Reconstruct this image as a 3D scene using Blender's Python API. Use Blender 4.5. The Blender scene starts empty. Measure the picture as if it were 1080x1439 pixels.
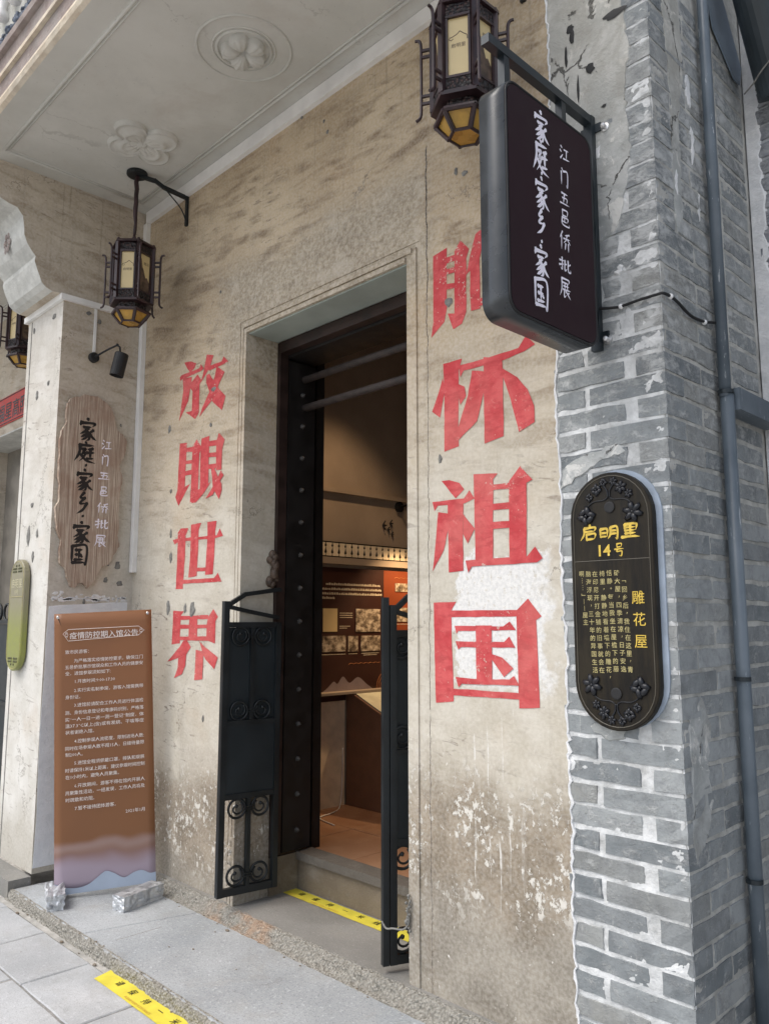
import bpy, bmesh, math, random
from mathutils import Vector, Matrix
import numpy as np
random.seed(7)
rad = math.radians
PI = math.pi
SC = bpy.context.scene
COL = SC.collection

# ------------------------------------------------------------------ camera
EYE = Vector((0.0, -2.4, 1.404)); YAW = rad(45.6); PITCH = rad(7.715); FPX = 1122.6
cam = bpy.data.cameras.new('camera'); camo = bpy.data.objects.new('camera', cam); COL.objects.link(camo)
camo.location = EYE; camo.rotation_euler = (rad(90) + PITCH, 0, YAW)
cam.sensor_fit = 'HORIZONTAL'; cam.sensor_width = 36; cam.lens = 36 * FPX / 1080
cam.clip_start = 0.05; cam.clip_end = 400
SC.camera = camo
# ------------------------------------------------------------------ light
SUN_EL, SUN_AZ = 58, 205            # azimuth: compass direction the light comes from, clockwise from +Y
W = bpy.data.worlds.new('World'); SC.world = W; W.use_nodes = True
nt = W.node_tree; nt.nodes.clear()
sky = nt.nodes.new('ShaderNodeTexSky'); sky.sky_type = 'NISHITA'; sky.sun_disc = False
sky.sun_elevation = rad(SUN_EL); sky.sun_rotation = rad(SUN_AZ)
sky.air_density = 1.0; sky.dust_density = 3.0; sky.ozone_density = 1.0
hsv = nt.nodes.new('ShaderNodeHueSaturation'); hsv.inputs['Saturation'].default_value = 0.50
bg = nt.nodes.new('ShaderNodeBackground'); bg.inputs['Strength'].default_value = 0.15
wo = nt.nodes.new('ShaderNodeOutputWorld')
nt.links.new(sky.outputs[0], hsv.inputs['Color']); nt.links.new(hsv.outputs[0], bg.inputs[0]); nt.links.new(bg.outputs[0], wo.inputs[0])
sl = bpy.data.lights.new('sun', 'SUN'); sl.energy = 1.1; sl.angle = rad(40); sl.color = (1.0, 0.96, 0.90)
so = bpy.data.objects.new('sun', sl); COL.objects.link(so)
az = rad(SUN_AZ); el = rad(SUN_EL)
sd = Vector((math.sin(az) * math.cos(el), math.cos(az) * math.cos(el), math.sin(el)))
so.rotation_euler = (-sd).to_track_quat('-Z', 'Y').to_euler()
SC.view_settings.view_transform = 'Standard'; SC.view_settings.look = 'None'
SC.view_settings.exposure = 0.64; SC.view_settings.gamma = 1; SC.view_settings.use_curve_mapping = False
SC.cycles.max_bounces = 8; SC.cycles.diffuse_bounces = 5; SC.cycles.glossy_bounces = 3
SC.cycles.use_denoising = True

# measured points of the photograph laid back onto the surfaces they belong to
_f = Vector((-math.sin(YAW) * math.cos(PITCH), math.cos(YAW) * math.cos(PITCH), math.sin(PITCH)))
_r = Vector((math.cos(YAW), math.sin(YAW), 0)); _u = _r.cross(_f)
def _ray(u, v): return _f + _r * ((u - 540) / FPX) - _u * ((v - 719.5) / FPX)
def onY(u, v, y=0.0):
    d = _ray(u, v); return EYE + d * ((y - EYE.y) / d.y)
def onX(u, v, x):
    d = _ray(u, v); return EYE + d * (x / d.x)
def onZ(u, v, z):
    d = _ray(u, v); return EYE + d * ((z - EYE.z) / d.z)

# ------------------------------------------------------------------ node shorthand
class NT:
    def __init__(s, name):
        s.m = bpy.data.materials.new(name); s.m.use_nodes = True; s.t = s.m.node_tree
        s.b = s.t.nodes['Principled BSDF']; s.out = s.t.nodes['Material Output']
        s.P = s.t.nodes.new('ShaderNodeNewGeometry').outputs['Position']
        s._sep = None
    def n(s, k, **kw):
        x = s.t.nodes.new(k)
        for a, b in kw.items(): setattr(x, a, b)
        return x
    def put(s, sock, v):
        if isinstance(v, bpy.types.NodeSocket): s.t.links.new(v, sock)
        elif isinstance(v, (tuple, list)) and len(v) == 3 and sock.type == 'RGBA': sock.default_value = (*v, 1)
        else: sock.default_value = v
    def m2(s, op, a, b=0.0, c=0.0, clamp=False):
        x = s.n('ShaderNodeMath', operation=op, use_clamp=clamp)
        s.put(x.inputs[0], a); s.put(x.inputs[1], b); s.put(x.inputs[2], c); return x.outputs[0]
    def xyz(s):
        if s._sep is None:
            x = s.n('ShaderNodeSeparateXYZ'); s.put(x.inputs[0], s.P); s._sep = x.outputs
        return s._sep
    def vec(s, a, b, c):
        x = s.n('ShaderNodeCombineXYZ'); s.put(x.inputs[0], a); s.put(x.inputs[1], b); s.put(x.inputs[2], c); return x.outputs[0]
    def mp(s, scale=(1, 1, 1), loc=(0, 0, 0), rot=(0, 0, 0), v=None):
        x = s.n('ShaderNodeMapping'); s.put(x.inputs[0], v or s.P)
        x.inputs['Scale'].default_value = scale; x.inputs['Location'].default_value = loc; x.inputs['Rotation'].default_value = rot
        return x.outputs[0]
    def noise(s, sc, det=4, ro=0.55, dist=0.0, v=None):
        x = s.n('ShaderNodeTexNoise'); s.put(x.inputs['Vector'], v or s.P)
        x.inputs['Scale'].default_value = sc; x.inputs['Detail'].default_value = det
        x.inputs['Roughness'].default_value = ro; x.inputs['Distortion'].default_value = dist; return x.outputs[0]
    def vor(s, sc, v=None, feat='F1'):
        x = s.n('ShaderNodeTexVoronoi', feature=feat); s.put(x.inputs['Vector'], v or s.P); x.inputs['Scale'].default_value = sc
        return x.outputs['Distance']
    def step(s, f, a, b, lo=0.0, hi=1.0):
        x = s.n('ShaderNodeMapRange', interpolation_type='SMOOTHSTEP')
        s.put(x.inputs[0], f); s.put(x.inputs[1], a); s.put(x.inputs[2], b); s.put(x.inputs[3], lo); s.put(x.inputs[4], hi)
        return x.outputs[0]
    def mix(s, fac, a, b, mode='MIX'):
        x = s.n('ShaderNodeMix', data_type='RGBA', blend_type=mode)
        s.put(x.inputs[0], fac); s.put(x.inputs[6], a); s.put(x.inputs[7], b); return x.outputs[2]
    def ramp(s, f, *st):
        x = s.n('ShaderNodeValToRGB'); s.put(x.inputs[0], f); e = x.color_ramp.elements
        while len(e) < len(st): e.new(0.5)
        for q, (p, c) in zip(e, st): q.position = p; q.color = (*c, 1)
        return x.outputs[0]
    def rnd(s): return s.n('ShaderNodeObjectInfo').outputs['Random']
    def fin(s, col, rough=0.8, h=None, bs=0.5, bd=0.01, metal=0.0, spec=0.5):
        s.put(s.b.inputs['Base Color'], col); s.put(s.b.inputs['Roughness'], rough); s.put(s.b.inputs['Metallic'], metal)
        s.b.inputs['Specular IOR Level'].default_value = spec
        if h is not None:
            x = s.n('ShaderNodeBump'); x.inputs['Strength'].default_value = bs; x.inputs['Distance'].default_value = bd
            s.put(x.inputs['Height'], h); s.t.links.new(x.outputs[0], s.b.inputs['Normal'])
        return s.m

def plain(name, col, rough=0.6, metal=0.0, var=0.12, sc=12, bump=0.0, spec=0.5):
    t = NT(name); n = t.noise(sc, 5)
    k = t.step(n, 0.3, 0.7, 1 - var, 1 + var)
    x = t.n('ShaderNodeVectorMath', operation='SCALE'); x.inputs[0].default_value = col; t.put(x.inputs['Scale'], k)
    r = t.step(n, 0.3, 0.7, max(0, rough - 0.08), min(1, rough + 0.08))
    return t.fin(x.outputs[0], r, n if bump else None, 0.4, bump or 0.001, metal, spec)

def plaster_mat(name, kind='wall'):
    t = NT(name); X, Y, Z = t.xyz()
    H = t.m2('ADD', X, Y)
    q = t.vec(X, Y, Z)
    big = t.noise(1.3, 5, 0.6)
    mid = t.noise(5.5, 6, 0.65)
    fine = t.noise(70, 4, 0.6)
    warm = t.mix(t.step(big, 0.35, 0.65), (0.40, 0.305, 0.195), (0.54, 0.435, 0.30))
    pale = t.mix(t.step(mid, 0.3, 0.7), (0.49, 0.445, 0.36), (0.61, 0.57, 0.49))
    zt = t.m2('ADD', Z, t.m2('MULTIPLY', big, 1.4))
    col = t.mix(t.step(zt, 2.35, 3.55), pale, warm)
    if kind == 'return':
        col = t.mix(0.55, col, t.mix(t.step(mid, 0.3, 0.7), (0.47, 0.435, 0.375), (0.60, 0.57, 0.515)))
    if kind == 'front': col = t.mix(0.8, col, t.mix(t.step(mid, 0.3, 0.7), (0.56, 0.545, 0.50), (0.70, 0.69, 0.66)))
    # dark weathering strokes: near-horizontal, slanting a little
    sv = t.vec(t.m2('MULTIPLY', H, 3.2), 0.0, t.m2('ADD', t.m2('MULTIPLY', Z, 14.0), t.m2('MULTIPLY', H, 1.6)))
    st = t.noise(1.0, 4, 0.55, 0.5, v=sv)
    stm = t.m2('MULTIPLY', t.step(st, 0.44, 0.66), t.step(mid, 0.30, 0.60))
    stm = t.m2('MULTIPLY', stm, t.step(zt, 1.9, 3.8, 0.14, 0.95))
    stm = t.m2('MULTIPLY', stm, {'wall': 1.0, 'return': 0.6, 'front': 0.25}[kind])
    col = t.mix(stm, col, (0.22, 0.155, 0.092))
    st2 = t.noise(1.0, 4, 0.6, 1.3, v=t.vec(t.m2('MULTIPLY', H, 8.0), 3.0, t.m2('ADD', t.m2('MULTIPLY', Z, 34.0), t.m2('MULTIPLY', H, 3))))
    col = t.mix(t.m2('MULTIPLY', t.step(st2, 0.58, 0.70), t.step(big, 0.42, 0.66, 0.10, 0.75)), col, (0.13, 0.09, 0.065))
    # faint orange-brown bloom
    col = t.mix(t.step(t.noise(2.1, 4, 0.6, v=t.mp(loc=(3, 1, 7))), 0.55, 0.75, 0, 0.30), col, (0.50, 0.35, 0.21))
    # grime: large grey-brown clouds
    col = t.mix(t.step(t.noise(3.1, 7, 0.7, 0.6, v=t.mp(loc=(9, 4, 2))), 0.52, 0.72, 0, 0.40), col, (0.30, 0.245, 0.18))
    # vertical rain streaks
    vs = t.noise(1.0, 4, 0.6, v=t.vec(t.m2('MULTIPLY', H, 22.0), 5.0, t.m2('MULTIPLY', Z, 0.7)))
    col = t.mix(t.step(vs, 0.56, 0.74, 0, 0.24), col, (0.25, 0.205, 0.155))
    # hairline cracks and long drips
    wv = t.vec(t.m2('ADD', H, t.m2('MULTIPLY', mid, 0.5)), 0.0, t.m2('ADD', Z, t.m2('MULTIPLY', t.noise(4.0, 5, 0.7), 0.6)))
    hl = t.m2('MULTIPLY', t.step(t.vor(0.85, v=wv, feat='DISTANCE_TO_EDGE'), 0.0042, 0.0014), t.step(t.noise(1.9, 4, v=t.mp(loc=(6, 6, 1))), 0.47, 0.54))
    col = t.mix(t.m2('MULTIPLY', hl, 0.65), col, (0.12, 0.095, 0.07))
    dv = t.noise(1.0, 5, 0.65, v=t.vec(t.m2('MULTIPLY', H, 34.0), 8.0, t.m2('MULTIPLY', Z, 1.1)))
    col = t.mix(t.m2('MULTIPLY', t.step(dv, 0.55, 0.68, 0, 0.42), t.step(Z, 3.2, 4.0)), col, (0.20, 0.155, 0.105))
    # damp foot of the wall
    wob = t.m2('ADD', t.m2('MULTIPLY', t.noise(3.0, 5, 0.65), 0.55), t.m2('MULTIPLY', t.noise(14, 4), 0.12))
    zz = t.m2('ADD', Z, wob)
    if kind == 'wall':
        # rougher, greyer old render round the head of the doorway
        wx = t.m2('ADD', X, t.m2('MULTIPLY', t.m2('SUBTRACT', mid, 0.5), 0.5)); wz = t.m2('ADD', Z, t.m2('MULTIPLY', t.m2('SUBTRACT', big, 0.5), 0.5))
        hm = t.m2('MULTIPLY', t.m2('MULTIPLY', t.step(wx, -3.95, -3.6), t.step(wx, -2.1, -2.3)), t.m2('MULTIPLY', t.step(wz, 2.6, 2.95), t.step(wz, 3.5, 3.25)))
        rg = t.noise(38, 6, 0.75)
        hc = t.mix(t.step(rg, 0.38, 0.62), (0.235, 0.195, 0.14), (0.47, 0.41, 0.32))
        hc = t.mix(t.step(t.noise(7, 5, 0.7, v=t.mp(loc=(4,4,4))), 0.5, 0.64, 0, 0.7), hc, (0.54, 0.485, 0.40))
        col = t.mix(t.m2('MULTIPLY', hm, 0.75), col, hc)
        a1, b1 = 1.30, 0.98
        if True:
            lft = t.step(X, -4.0, -2.9, 0.25, 0.0)
            zz = t.m2('ADD', zz, lft)
        damp = t.step(zz, a1, b1)
        dc = t.mix(t.step(mid, 0.32, 0.68), (0.175, 0.135, 0.09), (0.33, 0.27, 0.20))
        dc = t.mix(t.step(t.noise(30, 5, 0.7), 0.5, 0.65, 0, 0.5), dc, (0.15, 0.125, 0.10))
        dc = t.mix(t.step(zz, 0.55, 0.85, 1, 0), dc, t.mix(t.step(t.noise(4, 6, 0.7, v=t.mp(loc=(2,2,2))), 0.35, 0.65), (0.19, 0.165, 0.13), (0.34, 0.305, 0.25)))
        col = t.mix(t.m2('MULTIPLY', damp, 0.93), col, dc)
        # flaking lime specks
        fl = t.noise(34, 6, 0.72, 0.25, v=t.mp((1, 1, 0.75)))
        band = t.m2('MULTIPLY', t.step(zz, 1.34, 1.08), t.step(zz, 0.60, 0.80))
        fl2 = t.step(t.m2('ADD', fl, t.m2('MULTIPLY', t.step(t.noise(3.6, 4, 0.6), 0.38, 0.62), 0.12)), 0.635, 0.655)
        flm = t.m2('MULTIPLY', fl2, band)
        col = t.mix(flm, col, (0.66, 0.63, 0.57))
        spk = t.m2('MULTIPLY', t.step(t.noise(60, 3, 0.6, v=t.mp((1, 1, 0.6))), 0.68, 0.70), t.step(zz, 1.5, 1.1))
        col = t.mix(spk, col, (0.70, 0.67, 0.62))
        # lime drips below the right-hand lettering
        dr = t.noise(1.0, 2, 0.5, v=t.vec(t.m2('ADD', t.m2('MULTIPLY', H, 62.0), t.m2('MULTIPLY', t.noise(9, 3), 1.0)), 1.0, t.m2('MULTIPLY', Z, 2.4)))
        dz = t.m2('MULTIPLY', t.step(Z, 0.30, 0.5), t.step(Z, 1.20, 1.0))
        dm = t.m2('MULTIPLY', t.m2('MULTIPLY', t.step(dr, 0.62, 0.66), dz), t.m2('MULTIPLY', t.step(X, -2.12, -2.0), t.step(X, -1.72, -1.80)))
        dm = t.m2('MULTIPLY', dm, t.step(t.noise(24, 5, 0.75), 0.42, 0.58, 0.15, 0.85))
        col = t.mix(dm, col, (0.70, 0.68, 0.64))
        # newer white repair behind the lower right-hand letters
        px = t.m2('ADD', X, t.m2('MULTIPLY', t.m2('SUBTRACT', t.noise(7, 5, 0.65), 0.5), 0.35))
        pz = t.m2('ADD', Z, t.m2('MULTIPLY', t.m2('SUBTRACT', t.noise(8, 5, 0.65, v=t.mp(loc=(5, 5, 5))), 0.5), 0.28))
        pm = t.m2('MULTIPLY', t.m2('MULTIPLY', t.step(px, -2.075, -2.055), t.step(px, -1.60, -1.66)), t.m2('MULTIPLY', t.step(pz, 1.13, 1.20), t.step(pz, 1.655, 1.64)))
        pm = t.m2('MULTIPLY', pm, t.step(t.noise(45, 4, 0.7), 0.36, 0.44, 0.35, 0.95))
        col = t.mix(pm, col, t.mix(t.step(fine, 0.4, 0.6), (0.66, 0.655, 0.64), (0.76, 0.755, 0.74)))
        # settlement crack beside the doorway
        cx = t.m2('ADD', X, t.m2('MULTIPLY', t.m2('SUBTRACT', t.noise(1.0, 6, 0.7, v=t.vec(0.0, 0.0, t.m2('MULTIPLY', Z, 5.0))), 0.5), 0.05))
        cw = t.m2('ABSOLUTE', t.m2('ADD', cx, 2.192))
        cwid = t.step(Z, 3.5, 2.2, 0.0042, 0.0016)
        crk = t.m2('MULTIPLY', t.m2('LESS_THAN', cw, cwid), t.step(Z, 3.47, 3.44))
        crk = t.m2('MULTIPLY', crk, t.step(t.noise(9, 4), 0.33, 0.40))
        col = t.mix(crk, col, (0.045, 0.035, 0.028))
        soot = t.m2('MULTIPLY', t.step(cw, 0.05, 0.0, 0, 0.3), t.step(t.noise(22, 5), 0.42, 0.6))
        col = t.mix(soot, col, (0.26, 0.21, 0.155))
        h = t.m2('SUBTRACT', t.m2('ADD', t.m2('ADD', t.m2('MULTIPLY', mid, 0.5), t.m2('MULTIPLY', t.noise(11, 6, 0.6), 0.45)), t.m2('ADD', t.m2('MULTIPLY', fine, 0.05), t.m2('MULTIPLY', t.m2('MULTIPLY', hm, rg), 0.5))), crk)
        h = t.m2('ADD', h, t.m2('MULTIPLY', flm, 0.15))
    else:
        col = t.mix(t.step(zz, 0.75, 0.45, 0, 0.6), col, (0.36, 0.33, 0.27))
        h = t.m2('ADD', t.m2('MULTIPLY', mid, 0.5), t.m2('MULTIPLY', fine, 0.18))
    # pits
    pit = t.step(t.vor(9.0, v=t.mp((1, 1, 0.8))), 0.035, 0.02)
    pit = t.m2('MULTIPLY', pit, t.step(t.noise(2.3, 3, v=t.mp(loc=(1, 8, 1))), 0.48, 0.52))
    col = t.mix(t.m2('MULTIPLY', pit, 0.85), col, (0.09, 0.07, 0.06))
    h = t.m2('SUBTRACT', h, t.m2('MULTIPLY', pit, 0.6))
    col = t.mix(t.step(fine, 0.35, 0.65, 0, 0.18), col, (0.80, 0.76, 0.70))
    return t.fin(col, 0.88, h, 0.7, 0.009, spec=0.25)

def ceiling_mat():
    t = NT('ceiling_paint')
    n = t.noise(1.6, 6, 0.62); f = t.noise(40, 4)
    c = t.mix(t.step(n, 0.3, 0.7), (0.50, 0.495, 0.455), (0.60, 0.595, 0.555))
    c = t.mix(t.step(t.noise(2.7, 6, 0.7, 0.5, v=t.mp(loc=(4, 2, 1))), 0.5, 0.7, 0, 0.35), c, (0.44, 0.395, 0.345))
    c = t.mix(t.step(t.noise(4.5, 6, 0.7, v=t.mp(loc=(1, 9, 1))), 0.56, 0.75, 0, 0.3), c, (0.33, 0.33, 0.33))
    c = t.mix(t.step(t.noise(55, 2), 0.72, 0.76, 0, 0.4), c, (0.25, 0.22, 0.19))
    X, Y, Z = t.xyz(); wv = t.vec(t.m2('ADD', X, t.m2('MULTIPLY', n, 0.7)), t.m2('ADD', Y, t.m2('MULTIPLY', t.noise(4.0, 5, 0.7), 0.5)), 0.0)
    c = t.mix(t.m2('MULTIPLY', t.step(t.vor(1.1, v=wv, feat='DISTANCE_TO_EDGE'), 0.004, 0.0012, 0, 0.28), t.step(n, 0.46, 0.54)), c, (0.20, 0.19, 0.17))
    return t.fin(c, 0.85, t.m2('ADD', n, t.m2('MULTIPLY', f, 0.12)), 0.4, 0.008, spec=0.2)

def brick_mat(name, dark=1.0, blue=0.0, lime=1.0):
    t = NT(name); r = t.rnd(); X, Y, Z = t.xyz()
    k = dark
    a = t.ramp(r, (0.0, (0.110*k, 0.125*k, (0.134+blue)*k)), (0.3, (0.195*k, 0.212*k, (0.218+blue)*k)), (0.6, (0.285*k, 0.300*k, (0.303+blue)*k)), (0.8, (0.225*k, 0.225*k, (0.210+blue)*k)), (1.0, (0.150*k, 0.165*k, (0.175+blue)*k)))
    n = t.noise(9, 6, 0.65); f = t.noise(95, 4, 0.7)
    c = t.mix(t.step(n, 0.35, 0.65, 0, 0.45), a, (0.30*k, 0.315*k, 0.32*k))
    c = t.mix(t.step(t.noise(16, 6, 0.7, 0.2), 0.42, 0.72, 0, 0.55), c, (0.12*k, 0.125*k, 0.13*k))
    # lime wash and mortar smeared over the faces
    lm = t.noise(13, 7, 0.78, 0.25, v=t.mp((1, 1, 1.6)))
    lm2 = t.noise(2.2, 4, 0.6, v=t.mp(loc=(2, 3, 9)))
    zl = t.step(Z, 1.0, 2.6, 0.0, 0.10)
    lf = t.step(t.m2('ADD', t.m2('ADD', lm, zl), t.m2('MULTIPLY', lm2, 0.26)), 0.64, 0.86, 0, 0.75 * lime)
    c = t.mix(lf, c, (0.56, 0.57, 0.565))
    vs = t.noise(1.0, 3, 0.6, v=t.vec(t.m2('MULTIPLY', t.m2('ADD', X, Y), 60.0), 5.0, t.m2('MULTIPLY', Z, 4)))
    c = t.mix(t.m2('MULTIPLY', t.step(vs, 0.62, 0.70, 0, 0.5 * lime), t.step(n, 0.45, 0.6)), c, (0.55, 0.56, 0.55))
    c = t.mix(t.step(t.noise(150, 2), 0.70, 0.76, 0, 0.5), c, (0.10, 0.10, 0.10))
    # small pits
    h = t.m2('ADD', t.m2('ADD', t.m2('MULTIPLY', n, 0.7), t.m2('MULTIPLY', f, 0.25)), t.m2('MULTIPLY', lf, 0.35))
    return t.fin(c, 0.86, h, 1.0, 0.011, spec=0.3)

def mortar_mat(name, a=(0.54, 0.55, 0.55), b=(0.76, 0.77, 0.77), d=0.55):
    t = NT(name); n = t.noise(12, 6, 0.65); f = t.noise(60, 5, 0.7)
    c = t.mix(t.step(n, 0.35, 0.65), a, b)
    c = t.mix(t.step(t.noise(5, 6, 0.7, v=t.mp(loc=(7, 1, 3))), 0.45, 0.68, 0, d), c, (0.30, 0.30, 0.285))
    return t.fin(c, 0.92, t.m2('ADD', n, t.m2('MULTIPLY', f, 0.6)), 1.0, 0.009, spec=0.2)

def render_patch_mat():
    t = NT('cement_smear'); n = t.noise(6, 7, 0.68, 0.5); f = t.noise(50, 5, 0.7); X, Y, Z = t.xyz()
    c = t.mix(t.step(n, 0.35, 0.65), (0.33, 0.345, 0.34), (0.50, 0.51, 0.50))
    c = t.mix(t.step(t.noise(9, 6, 0.7, 0.8, v=t.mp(loc=(3, 3, 3))), 0.56, 0.62, 0, 0.9), c, (0.66, 0.655, 0.625))
    c = t.mix(t.step(t.noise(3.3, 5, 0.7, 0.4, v=t.mp(loc=(8, 1, 2))), 0.5, 0.62, 0, 0.6), c, (0.25, 0.25, 0.235))
    c = t.mix(t.step(Z, 2.7, 3.6, 0, 0.35), c, (0.50, 0.46, 0.38))
    ck = t.step(t.vor(3.2, v=t.mp((1, 1, 0.7), v=t.vec(t.m2('ADD', X, t.m2('MULTIPLY', n, 0.18)), Y, t.m2('ADD', Z, t.m2('MULTIPLY', f, 0.05)))), feat='DISTANCE_TO_EDGE'), 0.012, 0.003)
    ck = t.m2('MULTIPLY', ck, t.step(n, 0.50, 0.56))
    c = t.mix(t.m2('MULTIPLY', ck, 0.8), c, (0.07, 0.068, 0.06))
    h = t.m2('SUBTRACT', t.m2('ADD', n, t.m2('MULTIPLY', f, 0.3)), t.m2('MULTIPLY', ck, 0.8))
    return t.fin(c, 0.9, h, 1.0, 0.012, spec=0.25)

def stone_mat(name, a, b, grain=1.0, stain=0.3, rough=0.75):
    t = NT(name); r = t.rnd()
    n = t.noise(2.2, 5, 0.6); g = t.noise(170, 3, 0.7); g2 = t.noise(60, 4, 0.65)
    c = t.mix(t.step(n, 0.3, 0.7), a, b)
    c = t.mix(t.step(r, 0, 1, 0.0, 0.22), c, tuple(x * 0.72 for x in a))
    c = t.mix(t.step(g, 0.50, 0.68, 0, 0.62 * grain), c, tuple(x * 0.42 for x in a))
    c = t.mix(t.step(g2, 0.56, 0.72, 0, 0.45 * grain), c, tuple(min(0.8, x * 1.45) for x in b))
    c = t.mix(t.step(t.noise(3.2, 6, 0.72, 0.5, v=t.mp(loc=(5, 2, 2))), 0.48, 0.72, 0, stain), c, (0.30, 0.28, 0.245))
    c = t.mix(t.step(t.noise(9, 6, 0.75, 0.8, v=t.mp(loc=(1, 7, 2))), 0.55, 0.72, 0, stain * 0.8), c, (0.16, 0.155, 0.145))
    h = t.m2('ADD', t.m2('MULTIPLY', g, 0.35), t.m2('ADD', g2, n))
    return t.fin(c, rough, h, 0.6, 0.004, spec=0.35)

def grit_mat():
    t = NT('gritty_concrete_edge'); X, Y, Z = t.xyz()
    g = t.noise(75, 4, 0.7); v = t.vor(85)
    c = t.mix(t.step(g, 0.35, 0.65), (0.28, 0.265, 0.23), (0.47, 0.45, 0.405))
    c = t.mix(t.step(v, 0.3, 0.6, 0, 0.3), c, (0.13, 0.12, 0.10))
    o = t.m2('MULTIPLY', t.m2('MULTIPLY', t.step(X, -3.72, -3.5), t.step(X, -3.05, -3.2)), t.step(Y, -0.2, -0.1))
    o = t.m2('MULTIPLY', o, t.step(t.noise(7, 4), 0.35, 0.55))
    c = t.mix(t.m2('MULTIPLY', o, 0.55), c, t.mix(g, (0.34, 0.18, 0.10), (0.55, 0.35, 0.21)))
    return t.fin(c, 0.95, t.m2('SUBTRACT', g, v), 1.0, 0.012, spec=0.2)

def foil_mat():
    t = NT('crumpled_silver_foil')
    n = t.noise(16, 5, 0.6, 0.8); w = t.vor(26)
    c = t.mix(t.step(n, 0.40, 0.66), (0.66, 0.68, 0.70), (0.36, 0.37, 0.39))
    return t.fin(c, 0.38, t.m2('ADD', t.m2('MULTIPLY', n, 0.8), t.m2('MULTIPLY', w, 0.5)), 0.7, 0.02, metal=0.55)

def wood_sign_mat():
    t = NT('weathered_bark_board'); X, Y, Z = t.xyz()
    g = t.noise(1.0, 6, 0.7, v=t.vec(0.0, t.m2('MULTIPLY', Y, 150.0), t.m2('MULTIPLY', Z, 3.0)))
    g2 = t.noise(1.0, 5, 0.6, v=t.vec(4.0, t.m2('MULTIPLY', Y, 50.0), t.m2('MULTIPLY', Z, 1.2)))
    n = t.noise(6, 5, 0.6)
    c = t.mix(t.step(g, 0.35, 0.65), (0.24, 0.165, 0.12), (0.66, 0.56, 0.45))
    c = t.mix(t.step(g2, 0.42, 0.62, 0, 0.5), c, (0.36, 0.26, 0.20))
    c = t.mix(t.step(n, 0.42, 0.65, 0, 0.5), c, (0.30, 0.185, 0.13))
    return t.fin(c, 0.8, t.m2('ADD', g, g2), 1.0, 0.006)

def red_mat():
    t = NT('worn_red_paint'); X, Y, Z = t.xyz()
    n = t.noise(7, 6, 0.68, 0.6); f = t.noise(60, 4, 0.7)
    bs = t.noise(1.0, 4, 0.6, v=t.vec(t.m2('MULTIPLY', X, 14.0), 0.0, t.m2('MULTIPLY', Z, 34.0)))
    c = t.mix(t.step(n, 0.35, 0.66), (0.50, 0.052, 0.060), (0.62, 0.115, 0.115))
    c = t.mix(t.step(bs, 0.46, 0.66, 0, 0.55), c, (0.38, 0.040, 0.045))
    c = t.mix(t.step(t.noise(2.2, 5, 0.6), 0.45, 0.68, 0, 0.28), c, (0.60, 0.24, 0.20))
    c = t.mix(t.step(t.noise(20, 7, 0.8, 0.7), 0.585, 0.67, 0, 0.55), c, (0.66, 0.29, 0.25))
    c = t.mix(t.step(t.m2('ADD', t.noise(48, 5, 0.8), t.m2('MULTIPLY', t.noise(3.5, 4, 0.6, v=t.mp(loc=(2,5,8))), 0.5)), 0.90, 0.92, 0, 0.85), c, (0.60, 0.50, 0.42))
    return t.fin(c, 0.82, t.m2('ADD', n, f), 0.4, 0.004, spec=0.25)

def pipe_mat():
    t = NT('slate_blue_pipe_paint')
    n = t.noise(5, 5); s = t.noise(1.0, 5, 0.7, v=t.mp((60, 60, 7)))
    c = t.mix(t.step(n, 0.3, 0.7), (0.085, 0.11, 0.135), (0.14, 0.17, 0.20))
    c = t.mix(t.step(s, 0.62, 0.67, 0, 0.8), c, (0.50, 0.53, 0.56))
    return t.fin(c, 0.38, s, 0.3, 0.002)

def brown_banner_mat():
    t = NT('brown_printed_vinyl'); X, Y, Z = t.xyz()
    n = t.noise(1.6, 4, 0.6)
    c = t.mix(t.step(Z, 0.1, 1.4), (0.235, 0.105, 0.046), (0.275, 0.122, 0.055))
    c = t.mix(t.step(n, 0.35, 0.65, 0, 0.25), c, (0.18, 0.082, 0.045))
    zz = t.m2('ADD', Z, t.m2('MULTIPLY', t.noise(3.0, 2), 0.16))
    c = t.mix(t.step(zz, 0.30, 0.16), c, (0.38, 0.31, 0.37))
    c = t.mix(t.m2('MULTIPLY', t.step(zz, 0.34, 0.29), t.step(zz, 0.24, 0.29)), c, (0.33, 0.22, 0.19))
    t.b.inputs['Coat Weight'].default_value = 0.08; t.b.inputs['Coat Roughness'].default_value = 0.3
    return t.fin(c, 0.5, n, 0.3, 0.008, spec=0.3)

def photo_mat(name, seed):
    t = NT(name); n = t.noise(17, 6, 0.66, 0.2, v=t.mp((1, 1, 1.3), loc=(seed, seed * 2, 0)))
    c = t.ramp(n, (0.36, (0.05, 0.035, 0.025)), (0.47, (0.22, 0.17, 0.12)), (0.55, (0.50, 0.42, 0.32)), (0.66, (0.70, 0.62, 0.50)))
    return t.fin(c, 0.5)

def carved_mat():
    t = NT('carved_dark_wood'); v = t.vor(70); n = t.noise(30, 4)
    c = t.mix(t.step(v, 0.15, 0.45), (0.075, 0.040, 0.035), (0.012, 0.008, 0.009))
    return t.fin(c, 0.45, t.m2('SUBTRACT', 1.0, v), 1.0, 0.01)

def tile_mat():
    t = NT('terracotta_floor'); r = t.rnd(); n = t.noise(7, 5)
    c = t.ramp(r, (0.0, (0.30, 0.155, 0.085)), (0.5, (0.38, 0.205, 0.115)), (1.0, (0.26, 0.125, 0.07)))
    c = t.mix(t.step(n, 0.4, 0.65, 0, 0.5), c, (0.42, 0.25, 0.15))
    return t.fin(c, 0.5, n, 0.4, 0.004)

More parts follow.
